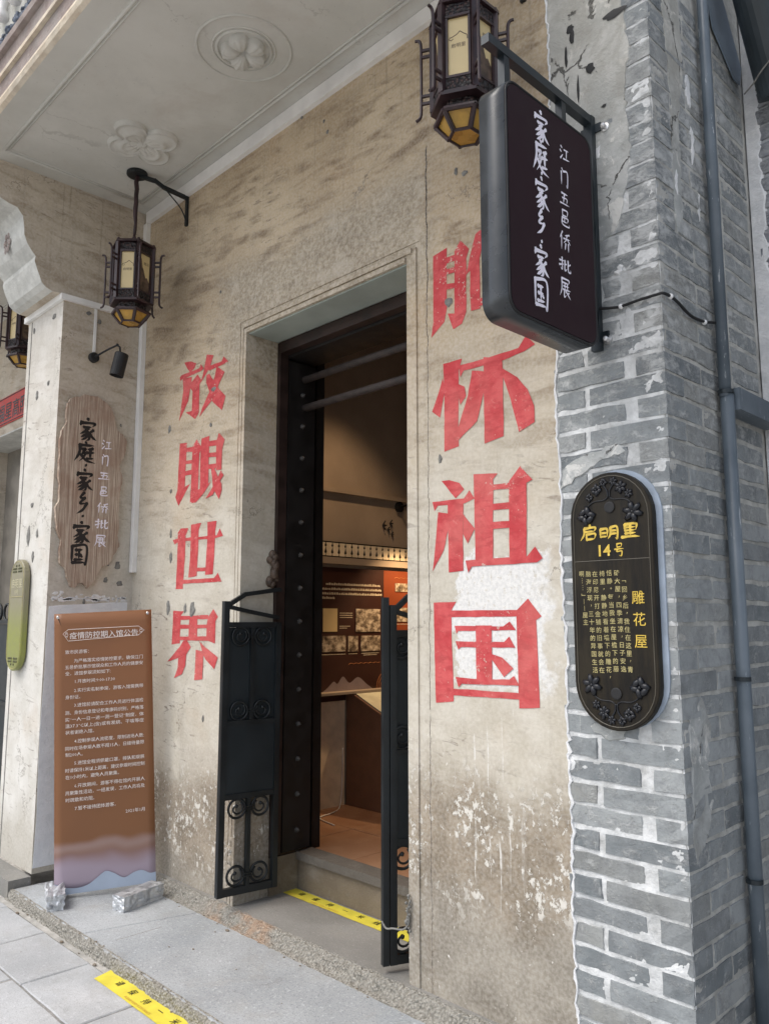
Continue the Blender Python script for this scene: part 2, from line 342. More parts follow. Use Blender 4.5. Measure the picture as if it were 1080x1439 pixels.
def plaque_mat():
    t = NT('dark_varnished_plaque'); g = t.noise(1.0, 5, 0.7, v=t.mp((40, 40, 5))); n = t.noise(6, 5)
    c = t.mix(t.step(g, 0.35, 0.65), (0.007, 0.0055, 0.004), (0.020, 0.015, 0.008))
    c = t.mix(t.step(n, 0.45, 0.7, 0, 0.5), c, (0.036, 0.028, 0.015))
    return t.fin(c, 0.5, t.m2('ADD', g, n), 0.5, 0.004, spec=0.25)

M = {}
M['wall'] = plaster_mat('stained_plaster'); M['ret'] = plaster_mat('stained_plaster_pier', 'return')
M['front'] = plaster_mat('whitewashed_pier_front', 'front'); M['ceil'] = ceiling_mat()
M['brick'] = brick_mat('grey_brick', 1.22); M['brick_side'] = brick_mat('grey_brick_blue', 0.85, 0.03, 0.6)
M['mortar'] = mortar_mat('lime_mortar'); M['mortar_s'] = mortar_mat('shaded_side_mortar', (0.40, 0.395, 0.37), (0.58, 0.575, 0.54), 0.7); M['mortar_b'] = mortar_mat('grey_mortar', (0.38, 0.40, 0.41), (0.56, 0.58, 0.60), 0.4)  # side mortar is the lime mortar darkened for the shaded face
M['smear'] = render_patch_mat()
M['lime'] = mortar_mat('fresh_lime', (0.66, 0.67, 0.68), (0.82, 0.82, 0.82), 0.15)
M['white_patch'] = mortar_mat('whitewash_patch', (0.76, 0.78, 0.81), (0.84, 0.855, 0.88), 0.04)
M['slab'] = stone_mat('blue_grey_granite', (0.34, 0.36, 0.375), (0.47, 0.49, 0.505), 1.0, 0.38)
M['street'] = stone_mat('pale_street_granite', (0.39, 0.40, 0.41), (0.53, 0.54, 0.55), 0.7, 0.36)
M['sill'] = stone_mat('worn_sill_stone', (0.22, 0.215, 0.20), (0.33, 0.32, 0.30), 0.8, 0.45)
M['threshold'] = stone_mat('threshold_stone', (0.155, 0.125, 0.09), (0.24, 0.195, 0.145), 0.5, 0.6)
M['joint'] = mortar_mat('sandy_joint', (0.36, 0.345, 0.315), (0.52, 0.50, 0.47), 0.4)
M['grit'] = grit_mat(); M['foil'] = foil_mat(); M['board'] = wood_sign_mat(); M['red'] = red_mat(); M['pipe'] = pipe_mat()
M['iron'] = plain('black_iron', (0.008, 0.011, 0.013), 0.46, 0.0, 0.3, 8)
M['iron_panel'] = plain('dark_slate_sheet', (0.011, 0.017, 0.021), 0.5, 0.0, 0.15, 4)
M['steel'] = plain('dark_steel', (0.022, 0.030, 0.036), 0.36, 0.2, 0.2, 8)
M['boxpaint'] = plain('lightbox_black_paint', (0.034, 0.038, 0.042), 0.30, 0.0, 0.25, 9)
M['boxface'] = plain('lightbox_maroon_face', (0.024, 0.010, 0.014), 0.6, 0.0, 0.1, 3, spec=0.2)
M['sign_white'] = plain('sign_white', (0.88, 0.84, 0.93), 0.5, var=0.04)
M['black'] = plain('matt_black', (0.010, 0.010, 0.011), 0.6)
M['ink'] = plain('black_ink', (0.008, 0.008, 0.008), 0.5)
M['white'] = plain('white_trim_paint', (0.78, 0.77, 0.75), 0.6, var=0.08, sc=6)
M['pale'] = mortar_mat('pale_limewash', (0.50, 0.50, 0.47), (0.62, 0.62, 0.585), 0.35)
M['surround'] = M['wall']
M['dwood'] = plain('old_dark_wood', (0.008, 0.0065, 0.006), 0.6, var=0.4, sc=14, bump=0.003)
M['rwood'] = plain('reddish_dark_wood', (0.028, 0.015, 0.012), 0.55, var=0.4, sc=14, bump=0.003)
M['bwood'] = plain('weathered_brown_wood', (0.045, 0.033, 0.028), 0.7, var=0.35, sc=20, bump=0.003)
M['lantern'] = plain('lantern_rosewood', (0.035, 0.018, 0.020), 0.40, var=0.4, sc=20)
M['carved'] = carved_mat()
M['cream'] = plain('lantern_cream_pane', (0.66, 0.52, 0.27), 0.35, var=0.05, sc=4)
M['amber'] = plain('lantern_amber_pane', (0.42, 0.24, 0.04), 0.3, var=0.3, sc=12)
M['gold'] = plain('gold_leaf_paint', (0.66, 0.46, 0.07), 0.45, 0.1, 0.15, 60)
M['pale_gold'] = plain('faded_gold', (0.42, 0.36, 0.16), 0.6, var=0.2, sc=40)
M['plaque'] = plaque_mat()
M['green_plaque'] = None
M['yellow'] = plain('yellow_tape', (0.70, 0.60, 0.06), 0.55, var=0.10, sc=14)
M['banner'] = brown_banner_mat()
M['banner_text'] = plain('banner_white_print', (0.80, 0.73, 0.69), 0.5, var=0.03)
M['banner_blue'] = plain('banner_pale_blue', (0.40, 0.47, 0.58), 0.4, var=0.03)
M['red_paper'] = plain('red_paper', (0.50, 0.045, 0.035), 0.6, var=0.12)
M['tile'] = tile_mat()
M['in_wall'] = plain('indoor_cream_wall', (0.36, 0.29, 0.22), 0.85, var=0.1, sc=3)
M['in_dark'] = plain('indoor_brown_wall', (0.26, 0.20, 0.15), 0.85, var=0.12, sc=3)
M['exh'] = plain('exhibition_panel', (0.048, 0.017, 0.012), 0.5, var=0.1, sc=3)  # maroon darkened for the part of the panel the spot leaves unlit
M['exh_o'] = plain('exhibition_orange_glow', (0.24, 0.055, 0.020), 0.5, var=0.1, sc=3)  # orange of the decor with the spot's glow mixed into the colour
M['exh_txt'] = plain('exhibition_print', (0.80, 0.70, 0.52), 0.5)
M['exh_grey'] = plain('exhibition_hills', (0.26, 0.21, 0.22), 0.5)
M['case'] = plain('display_case_brown', (0.17, 0.085, 0.05), 0.5)
M['case_top'] = plain('lit_display_case_glass', (0.62, 0.62, 0.48), 0.15)  # opaque pale colour standing for lit glass over white documents
M['grey_dab'] = plain('cement_dab', (0.20, 0.195, 0.18), 0.9, var=0.3, sc=40, bump=0.004)
M['screw'] = plain('zinc_bolt', (0.62, 0.62, 0.62), 0.3, 0.8)
M['fascia_a'] = mortar_mat('fascia_brown', (0.30, 0.245, 0.225), (0.40, 0.34, 0.315), 0.4)
M['fascia_b'] = mortar_mat('fascia_cream', (0.58, 0.49, 0.38), (0.70, 0.62, 0.50), 0.3)
M['fascia_c'] = plain('carving_blue_grey', (0.085, 0.105, 0.145), 0.7, var=0.6, sc=40, bump=0.01)
M['grey_wall'] = plain('grey_recess_plaster', (0.22, 0.20, 0.17), 0.85, var=0.25, sc=4, bump=0.003)
M['flash'] = plain('blue_grey_flashing', (0.20, 0.25, 0.31), 0.55, var=0.2, sc=6)
M['drum'] = plain('dark_duct', (0.028, 0.038, 0.045), 0.42, var=0.3, sc=4)
M['clip'] = plain('white_clip', (0.75, 0.75, 0.75), 0.5)
M['picture'] = plain('lantern_ink_landscape', (0.10, 0.065, 0.045), 0.4, var=0.6, sc=30)

def green_plaque():
    t = NT('weathered_yellow_green_plaque'); X, Y, Z = t.xyz()
    n = t.noise(30, 4)
    c = t.mix(t.step(Z, 1.30, 1.55), (0.25, 0.27, 0.06), (0.25, 0.225, 0.15))
    c = t.mix(t.step(Z, 1.02, 1.25, 0.7, 0), c, (0.19, 0.20, 0.09))
    c = t.mix(t.step(n, 0.4, 0.65, 0, 0.35), c, (0.22, 0.22, 0.10))
    return t.fin(c, 0.4, n, 0.3, 0.002)
M['green_plaque'] = green_plaque()

# ------------------------------------------------------------------ geometry helpers
def link(o): COL.objects.link(o); return o
def build(name, bm, mat, parent=None, smooth=False, bevel=0.0, kind=None, label=None):
    if bevel:
        bmesh.ops.bevel(bm, geom=[e for e in bm.edges if len(e.link_faces) == 2 and e.calc_face_angle(0) > 0.5], offset=bevel, segments=1, affect='EDGES')
    me = bpy.data.meshes.new(name); bm.to_mesh(me); bm.free()
    mats = mat if isinstance(mat, (list, tuple)) else [mat]
    for m in mats: me.materials.append(m)
    if smooth:
        for p in me.polygons: p.use_smooth = True
    o = link(bpy.data.objects.new(name, me))
    if parent: o.parent = parent
    if kind: o['kind'] = kind
    if label: o['label'] = label
    return o
def thing(name, label, cat, loc=(0, 0, 0), group=None, rz=0):
    o = link(bpy.data.objects.new(name, None)); o.location = loc; o.rotation_euler = (0, 0, rz); o.empty_display_size = 0.1
    o['label'] = label; o['category'] = cat
    if group: o['group'] = group
    return o
def tag(o, label, cat, group=None):
    o['label'] = label; o['category'] = cat
    if group: o['group'] = group
    return o
def keep_world(o, parent):   # parent something built in world coordinates to a moved root
    o.parent = parent; o.matrix_parent_inverse = Matrix.Translation(-Vector(parent.location)); return o
def box(bm, x0, x1, y0, y1, z0, z1, mi=0):
    vs = [bm.verts.new(p) for p in ((x0,y0,z0),(x1,y0,z0),(x1,y1,z0),(x0,y1,z0),(x0,y0,z1),(x1,y0,z1),(x1,y1,z1),(x0,y1,z1))]
    for f in ((0,3,2,1),(4,5,6,7),(0,1,5,4),(1,2,6,5),(2,3,7,6),(3,0,4,7)):
        bm.faces.new([vs[i] for i in f]).material_index = mi
    return vs
def boxm(name, dims, mat, parent=None, bevel=0.002, **k):
    bm = bmesh.new(); box(bm, *dims); return build(name, bm, mat, parent, bevel=bevel, **k)
def prism(bm, pts, off):     # pts: list of Vector (planar), off: Vector
    off = Vector(off); a = [bm.verts.new(p) for p in pts]; b = [bm.verts.new(Vector(p) + off) for p in pts]; n = len(a)
    f1 = bm.faces.new(a[::-1]); f2 = bm.faces.new(b)
    sides = [bm.faces.new((a[i], a[(i+1) % n], b[(i+1) % n], b[i])) for i in range(n)]
    f1.normal_update(); f2.normal_update(); bmesh.ops.triangulate(bm, faces=[f1, f2], ngon_method='EAR_CLIP'); return sides
def tube(bm, pts, r, n=8, closed=False, cap=True):
    pts = [Vector(p) for p in pts]; rings = []; N = len(pts); prev = None
    for i, p in enumerate(pts):
        if closed: d = pts[(i+1) % N] - pts[i-1]
        else: d = pts[min(i+1, N-1)] - pts[max(i-1, 0)]
        d.normalize()
        if prev is None:
            a = d.orthogonal().normalized()
        else:
            a = (prev - d * prev.dot(d)).normalized()
        prev = a; b = d.cross(a); rr = r[i] if isinstance(r, (list, tuple)) else r
        rings.append([bm.verts.new(p + a * math.cos(2*PI*k/n) * rr + b * math.sin(2*PI*k/n) * rr) for k in range(n)])
    for i in range(N if closed else N-1):
        A, B = rings[i], rings[(i+1) % N]
        for k in range(n): bm.faces.new((A[k], A[(k+1) % n], B[(k+1) % n], B[k]))
    if cap and not closed:
        bm.faces.new(rings[0][::-1]); bm.faces.new(rings[-1])
def torus(bm, c, R, r, ax1, ax2, n=20, m=6, a0=0, a1=2*PI):
    c = Vector(c); ax1 = Vector(ax1); ax2 = Vector(ax2); full = abs(a1 - a0 - 2*PI) < 1e-4
    k = n if full else n + 1
    tube(bm, [c + ax1 * math.cos(a0 + (a1-a0)*i/n) * R + ax2 * math.sin(a0 + (a1-a0)*i/n) * R for i in range(k)], r, m, closed=full)
def lathe(bm, prof, c, n=16, ax=Vector((0,0,1))):
    ax = Vector(ax).normalized(); a = ax.orthogonal().normalized(); b = ax.cross(a); c = Vector(c); rings = []
    for r, h in prof:
        rings.append([bm.verts.new(c + ax*h + a*math.cos(2*PI*k/n)*r + b*math.sin(2*PI*k/n)*r) for k in range(n)])
    for A, B in zip(rings, rings[1:]):
        for k in range(n): bm.faces.new((A[k], A[(k+1) % n], B[(k+1) % n], B[k]))
    bm.faces.new(rings[0][::-1]); bm.faces.new(rings[-1])
def bar(bm, p, q, w, t, up=(0, 0, 1)):   # rectangular bar from p to q
    p, q = Vector(p), Vector(q); d = (q-p).normalized(); s = d.cross(Vector(up)).normalized(); u = s.cross(d)
    v = [bm.verts.new(x + s*w/2*i + u*t/2*j) for x in (p, q) for i, j in ((-1,-1),(1,-1),(1,1),(-1,1))]
    for f in ((3,2,1,0),(4,5,6,7),(0,1,5,4),(1,2,6,5),(2,3,7,6),(3,0,4,7)): bm.faces.new([v[i] for i in f])
def curve_pts(P, k=8):
    P = [Vector(p) for p in P]; Q = [P[0]*2 - P[1]] + P + [P[-1]*2 - P[-2]]; out = []
    for i in range(1, len(Q)-2):
        a, b, c, d = Q[i-1:i+3]
        for j in range(k):
            t = j/k; out.append(0.5*((2*b) + (c-a)*t + (2*a-5*b+4*c-d)*t*t + (3*b-a-3*c+d)*t**3))
    out.append(P[-1]); return out
def text(name, s, mat, parent, o, ex, ey, size, align='LEFT', bold=0.0, width=None, res=2, depth=0.0, kind=None, label=None, shear=0.0, mid=False):
    c = bpy.data.curves.new(name, 'FONT'); c.body = s; c.resolution_u = res; c.offset = bold; c.shear = shear; c.extrude = depth
    ob = bpy.data.objects.new('tmp', c); COL.objects.link(ob)
    me = bpy.data.meshes.new_from_object(ob); bpy.data.objects.remove(ob); bpy.data.curves.remove(c)
    n = len(me.vertices); co = np.empty(n*3); me.vertices.foreach_get('co', co); co = co.reshape(-1, 3)
    x0, x1 = co[:,0].min(), co[:,0].max(); y0, y1 = co[:,1].min(), co[:,1].max()
    sx = size if width is None else width/(x1-x0)
    if align == 'LEFT': ax = 0 if width is None else x0
    elif align == 'CENTER': ax = (x0+x1)/2
    else: ax = x1
    ay = (y0+y1)/2 if mid else 0
    ex = Vector(ex).normalized(); ey = Vector(ey).normalized(); ez = ex.cross(ey); o = Vector(o)
    X = (co[:,0]-ax)*sx; Y = (co[:,1]-ay)*size; Z = co[:,2]*size
    new = np.outer(X, ex) + np.outer(Y, ey) + np.outer(Z, ez) + np.array(o)
    me.vertices.foreach_set('co', new.ravel()); me.name = name
    me.materials.clear(); me.materials.append(mat); me.update()
    t = link(bpy.data.objects.new(name, me)); t.parent = parent
    if kind: t['kind'] = kind
    if label: t['label'] = label
    return t
def join_text(name, items, mat, parent, **k):   # items built by text(); joined to one mesh
    bm = bmesh.new()
    for t in items:
        bm.from_mesh(t.data); me = t.data; bpy.data.objects.remove(t); bpy.data.meshes.remove(me)
    return build(name, bm, mat, parent, **k)

STROKES = {
'家': [[(.50,.00),(.56,.10)],[(.18,.17),(.11,.36)],[(.18,.22),(.88,.18),(.76,.34)],[(.30,.40),(.72,.36)],[(.56,.41),(.38,.58),(.12,.72)],[(.40,.50),(.60,.66),(.60,.90),(.44,.98)],[(.54,.60),(.38,.74),(.16,.86)],[(.56,.74),(.40,.88),(.20,.98)],[(.82,.48),(.62,.62)],[(.60,.60),(.78,.80),(1.0,.92)]],
'庭': [[(.50,.00),(.57,.09)],[(.20,.17),(.92,.12)],[(.25,.17),(.21,.58),(.00,.97)],[(.34,.36),(.52,.33),(.38,.54),(.52,.54),(.38,.80),(.22,.97)],[(.30,.62),(.55,.88),(1.0,.98)],[(.86,.27),(.60,.35)],[(.56,.51),(.95,.46)],[(.74,.33),(.74,.78)],[(.58,.80),(.92,.75)]],
'乡': [[(.58,.00),(.30,.25),(.66,.24)],[(.66,.24),(.28,.52),(.82,.49)],[(.82,.48),(.52,.80),(.06,1.0)]],
'国': [[(.10,.08),(.09,.97)],[(.10,.10),(.90,.05),(.89,.98),(.76,.90)],[(.30,.29),(.70,.26)],[(.50,.29),(.50,.76)],[(.32,.52),(.68,.49)],[(.26,.79),(.76,.75)],[(.62,.57),(.71,.66)],[(.12,.94),(.86,.90)]],
'江': [[(.12,.08),(.26,.20)],[(.02,.38),(.18,.49)],[(.04,.92),(.32,.56)],[(.44,.24),(.92,.18)],[(.69,.24),(.65,.80)],[(.34,.86),(1.0,.78)]],
'门': [[(.22,.00),(.32,.12)],[(.15,.20),(.14,1.0)],[(.36,.15),(.86,.11),(.84,.96),(.70,.88)]],
'五': [[(.20,.10),(.86,.07)],[(.50,.10),(.38,.86)],[(.26,.46),(.76,.42),(.70,.85)],[(.03,.91),(1.0,.86)]],
'邑': [[(.25,.04),(.26,.40)],[(.25,.05),(.80,.03),(.76,.38)],[(.25,.39),(.76,.36)],[(.18,.52),(.82,.49),(.76,.75)],[(.20,.52),(.20,.94),(.92,.96),(.95,.80)],[(.50,.52),(.50,.74)],[(.20,.75),(.76,.73)]],
'侨': [[(.30,.00),(.04,.42)],[(.20,.26),(.18,1.0)],[(.92,.04),(.50,.18)],[(.38,.36),(1.0,.29)],[(.70,.14),(.60,.40),(.36,.62)],[(.74,.34),(1.0,.56)],[(.56,.60),(.48,.97)],[(.80,.57),(.80,1.0)]],
'批': [[(.02,.31),(.42,.24)],[(.24,.03),(.23,.92),(.08,.84)],[(.01,.66),(.42,.48)],[(.52,.15),(.50,.92),(.70,.75)],[(.50,.46),(.68,.40)],[(.80,.08),(.80,.86),(1.0,.92),(1.0,.70)],[(.99,.30),(.82,.48)]],
'展': [[(.20,.05),(.86,.04),(.82,.25)],[(.20,.26),(.82,.23)],[(.20,.05),(.18,.60),(.00,1.0)],[(.34,.43),(.86,.39)],[(.48,.30),(.47,.60)],[(.70,.29),(.69,.60)],[(.28,.62),(1.0,.57)],[(.45,.62),(.42,.97),(.62,.85)],[(.86,.68),(.68,.80)],[(.57,.65),(1.0,.99)]],
'·': [[(.42,.45),(.60,.58)]],
'启': [[(.55,.00),(.62,.12)],[(.25,.20),(.85,.17),(.83,.42)],[(.25,.43),(.83,.41)],[(.25,.20),(.22,.62),(.02,1.0)],[(.38,.60),(.36,.95)],[(.38,.61),(.86,.58),(.82,.93)],[(.37,.94),(.83,.91)]],
'明': [[(.05,.20),(.05,.80)],[(.05,.20),(.42,.20),(.42,.80)],[(.05,.50),(.42,.50)],[(.05,.78),(.42,.78)],[(.60,.10),(.58,.65),(.45,1.0)],[(.60,.10),(.96,.08),(.96,.98),(.85,.92)],[(.60,.36),(.96,.35)],[(.60,.60),(.96,.59)]],
'里': [[(.20,.05),(.20,.50)],[(.20,.06),(.82,.04),(.80,.50)],[(.20,.28),(.80,.27)],[(.20,.50),(.80,.49)],[(.50,.06),(.50,.95)],[(.22,.72),(.80,.70)],[(.00,.98),(.60,.94),(1.0,1.0)]],
'号': [[(.28,.05),(.30,.30)],[(.28,.06),(.74,.04),(.72,.30)],[(.30,.30),(.72,.29)],[(.05,.46),(.98,.43)],[(.36,.46),(.28,.64),(.78,.62),(.72,.98),(.50,.92)]],
}
def brush(bm, ch, o, ex, ey, w, seed=0, cnt=[0]):
    """brush-written character: o = top-left corner, ex = full width vector, ey = full height vector (downwards)"""
    rnd = random.Random(seed); nrm = ex.cross(ey).normalized() * -1; W_ = ex.length
    for st in STROKES[ch]:
        P = curve_pts([Vector((x, y, 0)) for x, y in st], 7); N = len(P); cnt[0] += 1
        lift = nrm * (0.0002 + 0.00012 * (cnt[0] % 12)); L = []; R = []
        k = rnd.uniform(.85, 1.15)
        for i, p in enumerate(P):
            d = P[min(i+1, N-1)] - P[max(i-1, 0)]; D3 = ex*d.x + ey*d.y
            if D3.length < 1e-9: D3 = ex.copy()
            D3.normalize(); s = D3.cross(nrm); t = i/(N-1)
            ww = w*k*(0.40 + 0.55*max(0, 1-t*3.2) + 0.28*math.sin(PI*t)) * (1 if t < .72 else 1 - 0.72*(t-.72)/.28)
            c = o + ex*p.x + ey*p.y + lift
            L.append(bm.verts.new(c + s*ww/2)); R.append(bm.verts.new(c - s*ww/2))
        for i in range(N-1): bm.faces.new((L[i], L[i+1], R[i+1], R[i]))
        # rounded start
        d = (ex*(P[1]-P[0]).x + ey*(P[1]-P[0]).y).normalized(); h = bm.verts.new((L[0].co+R[0].co)/2 - d*w*.35)
        bm.faces.new((h, L[0], R[0]))
def fix_normals(bm): bmesh.ops.recalc_face_normals(bm, faces=bm.faces)

# ================================================================== GROUND
bm = bmesh.new(); box(bm, -60, 60, -60, 40, -0.40, -0.13)
g = build('ground', bm, M['joint']); g['kind'] = 'structure'
street = thing('street_pavement', 'pale granite paving of the lane in front of the porch', 'pavement'); street['kind'] = 'structure'; del street['category']
slabs = []
def slab_mesh(w, d, t, seed, cuts=5):
    rnd = random.Random(seed); bm = bmesh.new()
    pts = []
    for a, b, n in (((0,0),(w,0),cuts),((w,0),(w,d),3),((w,d),(0,d),cuts),((0,d),(0,0),3)):
        for i in range(n):
            q = i/n; j = 0.0022
            pts.append(Vector((a[0]+(b[0]-a[0])*q + rnd.uniform(-j, j), a[1]+(b[1]-a[1])*q + rnd.uniform(-j, j), 0)))
    cx = Vector((w/2, d/2, 0)); ins = [p + (cx-p).normalized()*0.005 + Vector((0,0,t)) for p in pts]
    low = [bm.verts.new(p) for p in pts]; mid = [bm.verts.new(p + Vector((0,0,t-0.004))) for p in pts]; top = [bm.verts.new(p) for p in ins]
    n = len(pts)
    for A, B in ((low, mid), (mid, top)):
        for i in range(n): bm.faces.new((A[i], A[(i+1)%n], B[(i+1)%n], B[i]))
    bm.faces.new(top)
    return bm
rowy = [(-0.985, -0.690), (-1.36, -0.995), (-1.76, -1.37), (-2.16, -1.77), (-2.56, -2.17), (-2.96, -2.57), (-3.4, -2.97)]
proto = {}
for ri, (ya, yb) in enumerate(rowy):
    for v in range(2):
        L = 0.492 if ri == 0 else 0.612
        bm = slab_mesh(L, yb-ya, 0.026, ri*5+v); me = bpy.data.meshes.new('paving_slab'); bm.to_mesh(me); bm.free(); me.materials.append(M['street']); proto[ri, v] = (me, L)
    x = -8.1 - 0.0 if ri == 0 else -8.3 + 0.23*ri
    x = -4.11 - 8*0.5 if ri == 0 else x
    k = 0
    while x < 2.0:
        me, L = proto[ri, k % 2]
        o = link(bpy.data.objects.new('paving_slab', me)); o.location = (x, ya, -0.131 + random.uniform(-.0015, .0012)); o.rotation_euler = (random.uniform(-.002,.002), random.uniform(-.002,.002), random.uniform(-.004,.004)); o.parent = street
        x += L + (0.008 if ri == 0 else 0.014); k += 1
# sandy fill next to the step
boxm('sandy_fill', (-9, 2.5, -0.688, -0.60, -0.135, -0.1065), M['joint'], street, 0)
boxm('joint_fill', (-9, 2.5, -3.4, -0.6885, -0.135, -0.1095), mortar_mat('dark_joint_dirt', (.20,.195,.185), (.32,.31,.295), .5), street, 0)

terr = thing('porch_floor', 'stepped granite porch floor with gritty concrete edges', 'floor'); terr['kind'] = 'structure'; del terr['category']
def rough_strip(name, prof, x0, x1, amp, seed, nx=260):
    """prof: list of (y,z); ragged strip running along x"""
    rnd = random.Random(seed); bm = bmesh.new(); rows = []
    ph = [rnd.uniform(0, 6) for _ in range(8)]
    for i in range(nx+1):
        x = x0 + (x1-x0)*i/nx; r = []
        for j, (y, z) in enumerate(prof):
            a = amp * (1 if 0 < j < len(prof)-1 else 0.35)
            w = sum(math.sin(x*f+ph[q]+j) for q, f in enumerate((7, 17, 39, 61)))*0.18
            r.append(bm.verts.new((x, y + (w+rnd.uniform(-.6,.6))*a, z + rnd.uniform(-.5,.5)*a*0.7)))
        rows.append(r)
    for A, B in zip(rows, rows[1:]):
        for j in range(len(prof)-1): bm.faces.new((A[j], B[j], B[j+1], A[j+1]))
    fix_normals(bm); return build(name, bm, M['grit'], terr, kind=None)
rough_strip('rough_step_edge', [(-0.625, -0.0535), (-0.642, -0.056), (-0.650, -0.072), (-0.653, -0.092), (-0.658, -0.106), (-0.668, -0.112)], -4.75, 2.5, 0.007, 3)
rough_strip('rough_upper_edge', [(-0.020, 0.0008), (-0.038, -0.004), (-0.052, -0.018), (-0.062, -0.036), (-0.074, -0.049), (-0.10, -0.0555)], -4.72, 2.5, 0.007, 4)
boxm('porch_base', (-4.72, 2.5, -0.64, 0.4, -0.13, -0.075), M['grit'], terr, 0)
xs = [-4.715, -3.80, -2.13, -0.5, 1.2, 2.5]
for i, (a, b) in enumerate(zip(xs, xs[1:])):
    bm = bmesh.new(); sk = 0.11 if i < 1 else 0.0; sk0 = 0.11 if i == 1 else 0
    pts = [Vector((a+0.003 - sk0*0.4, -0.640, -0.10)), Vector((b-0.003 - sk*0.4, -0.640, -0.10)), Vector((b-0.003 + sk, -0.075, -0.10)), Vector((a+0.003+sk0, -0.075, -0.10))]
    prism(bm, pts, (0, 0, 0.045)); build('porch_slab', bm, M['slab'], terr, bevel=0.003)
boxm('crack_line', (-3.652, -3.649, -0.55, -0.32, -0.056, -0.0545), M['grit'], terr, 0)
for a, b in ((-4.72, -3.58), (-3.576, -2.16), (-2.156, -0.9), (-0.896, 2.5)):
    boxm('sill_slab', (a, b, -0.026, 0.40, -0.07, 0.0), M['sill'], terr, 0.003)

# pier plinth (left)
# ================================================================== MAIN WALL
wall = thing('plaster_wall', 'stained beige plaster wall with red painted slogan around the doorway', 'wall')
bm = bmesh.new()
box(bm, -4.72, -3.587, 0.0, 0.5, 0.0, 4.1)
box(bm, -3.587, -2.235, 0.0, 0.5, 3.037, 4.1)
box(bm, -2.235, -1.60, 0.0, 0.5, 0.0, 4.1)
build('plaster_face', bm, M['wall'], wall)
# ragged right-hand edge of the plaster against the brick
rnd = random.Random(5); bm = bmesh.new(); A = []; z = 0.0; edge = []
while z < 4.1:
    edge.append((-1.560 + rnd.uniform(-.006, .006) + 0.004*math.sin(z*2.3) + 0.003*math.sin(z*11), z)); z += rnd.uniform(.008, .03)
edge.append((-1.56, 4.1))
prism(bm, [Vector((-1.60, 0, 0))] + [Vector((x, 0, z)) for x, z in edge] + [Vector((-1.60, 0, 4.1))], (0, 0.03, 0))
fix_normals(bm); build('plaster_edge', bm, M['wall'], wall)
bm = bmesh.new()
pr = None
for x, z in edge:
    w = 0.0015 + abs(rnd.gauss(0, .0025)) + (0.005 if z < 1.6 and rnd.random() < .2 else 0)
    c = (bm.verts.new((x-0.003, -0.003, z)), bm.verts.new((x + w, -0.002, z)), bm.verts.new((x + w + 0.003, 0.012, z)))
    if pr:
        for k in range(2): bm.faces.new((pr[k], pr[k+1], c[k+1], c[k]))
    pr = c
build('lime_edge', bm, M['lime'], wall)
# stepped surround of the doorway
def surround(x0, x1, zt, w, y0, y1, name, mat=None):
    bm = bmesh.new()
    box(bm, x0-w, x0, y0, y1, 0.0, zt+w); box(bm, x1, x1+w, -0.003 if y0 < 0 else y0, y1, 0.0, zt+w); box(bm, x0, x1, y0, y1, zt, zt+w)
    return build(name, bm, mat or M['surround'], wall)
surround(-3.507, -2.31, 2.957, 0.022, -0.016, 0.197, 'surround_inner_bead')
surround(-3.529, -2.288, 2.979, 0.012, -0.004, 0.19, 'surround_groove')
surround(-3.541, -2.276, 2.991, 0.022, -0.012, 0.19, 'surround_bead')
surround(-3.563, -2.254, 3.013, 0.024, 0.004, 0.19, 'surround_outer_band')
# door reveal soffit is painted pale green-grey
boxm('soffit_paint', (-3.505, -2.312, 0.0, 0.196, 2.948, 2.9565), plain('pale_green_grey_paint', (0.33, 0.37, 0.335), 0.8, var=0.12, sc=5), wall, 0)
# carved pedestal feet of the surround
for x in (-3.55,):
    bm = bmesh.new()
    for k, (zz, r) in enumerate(((0.06, .03), (0.12, .034), (0.17, .026), (0.21, .032), (0.26, .028), (0.31, .022))):
        bmesh.ops.create_uvsphere(bm, u_segments=10, v_segments=6, radius=r, matrix=Matrix.Translation((x + (.006 if k % 2 else -.006), -0.004, zz)) @ Matrix.Diagonal((1, .5, .8, 1)))
    build('carved_foot', bm, M['wall'], wall, smooth=True)
# crown strip and conduit
boxm('top_trim', (-4.69, -1.57, -0.028, 0.0, 4.022, 4.098), M['white'], wall, 0.003)

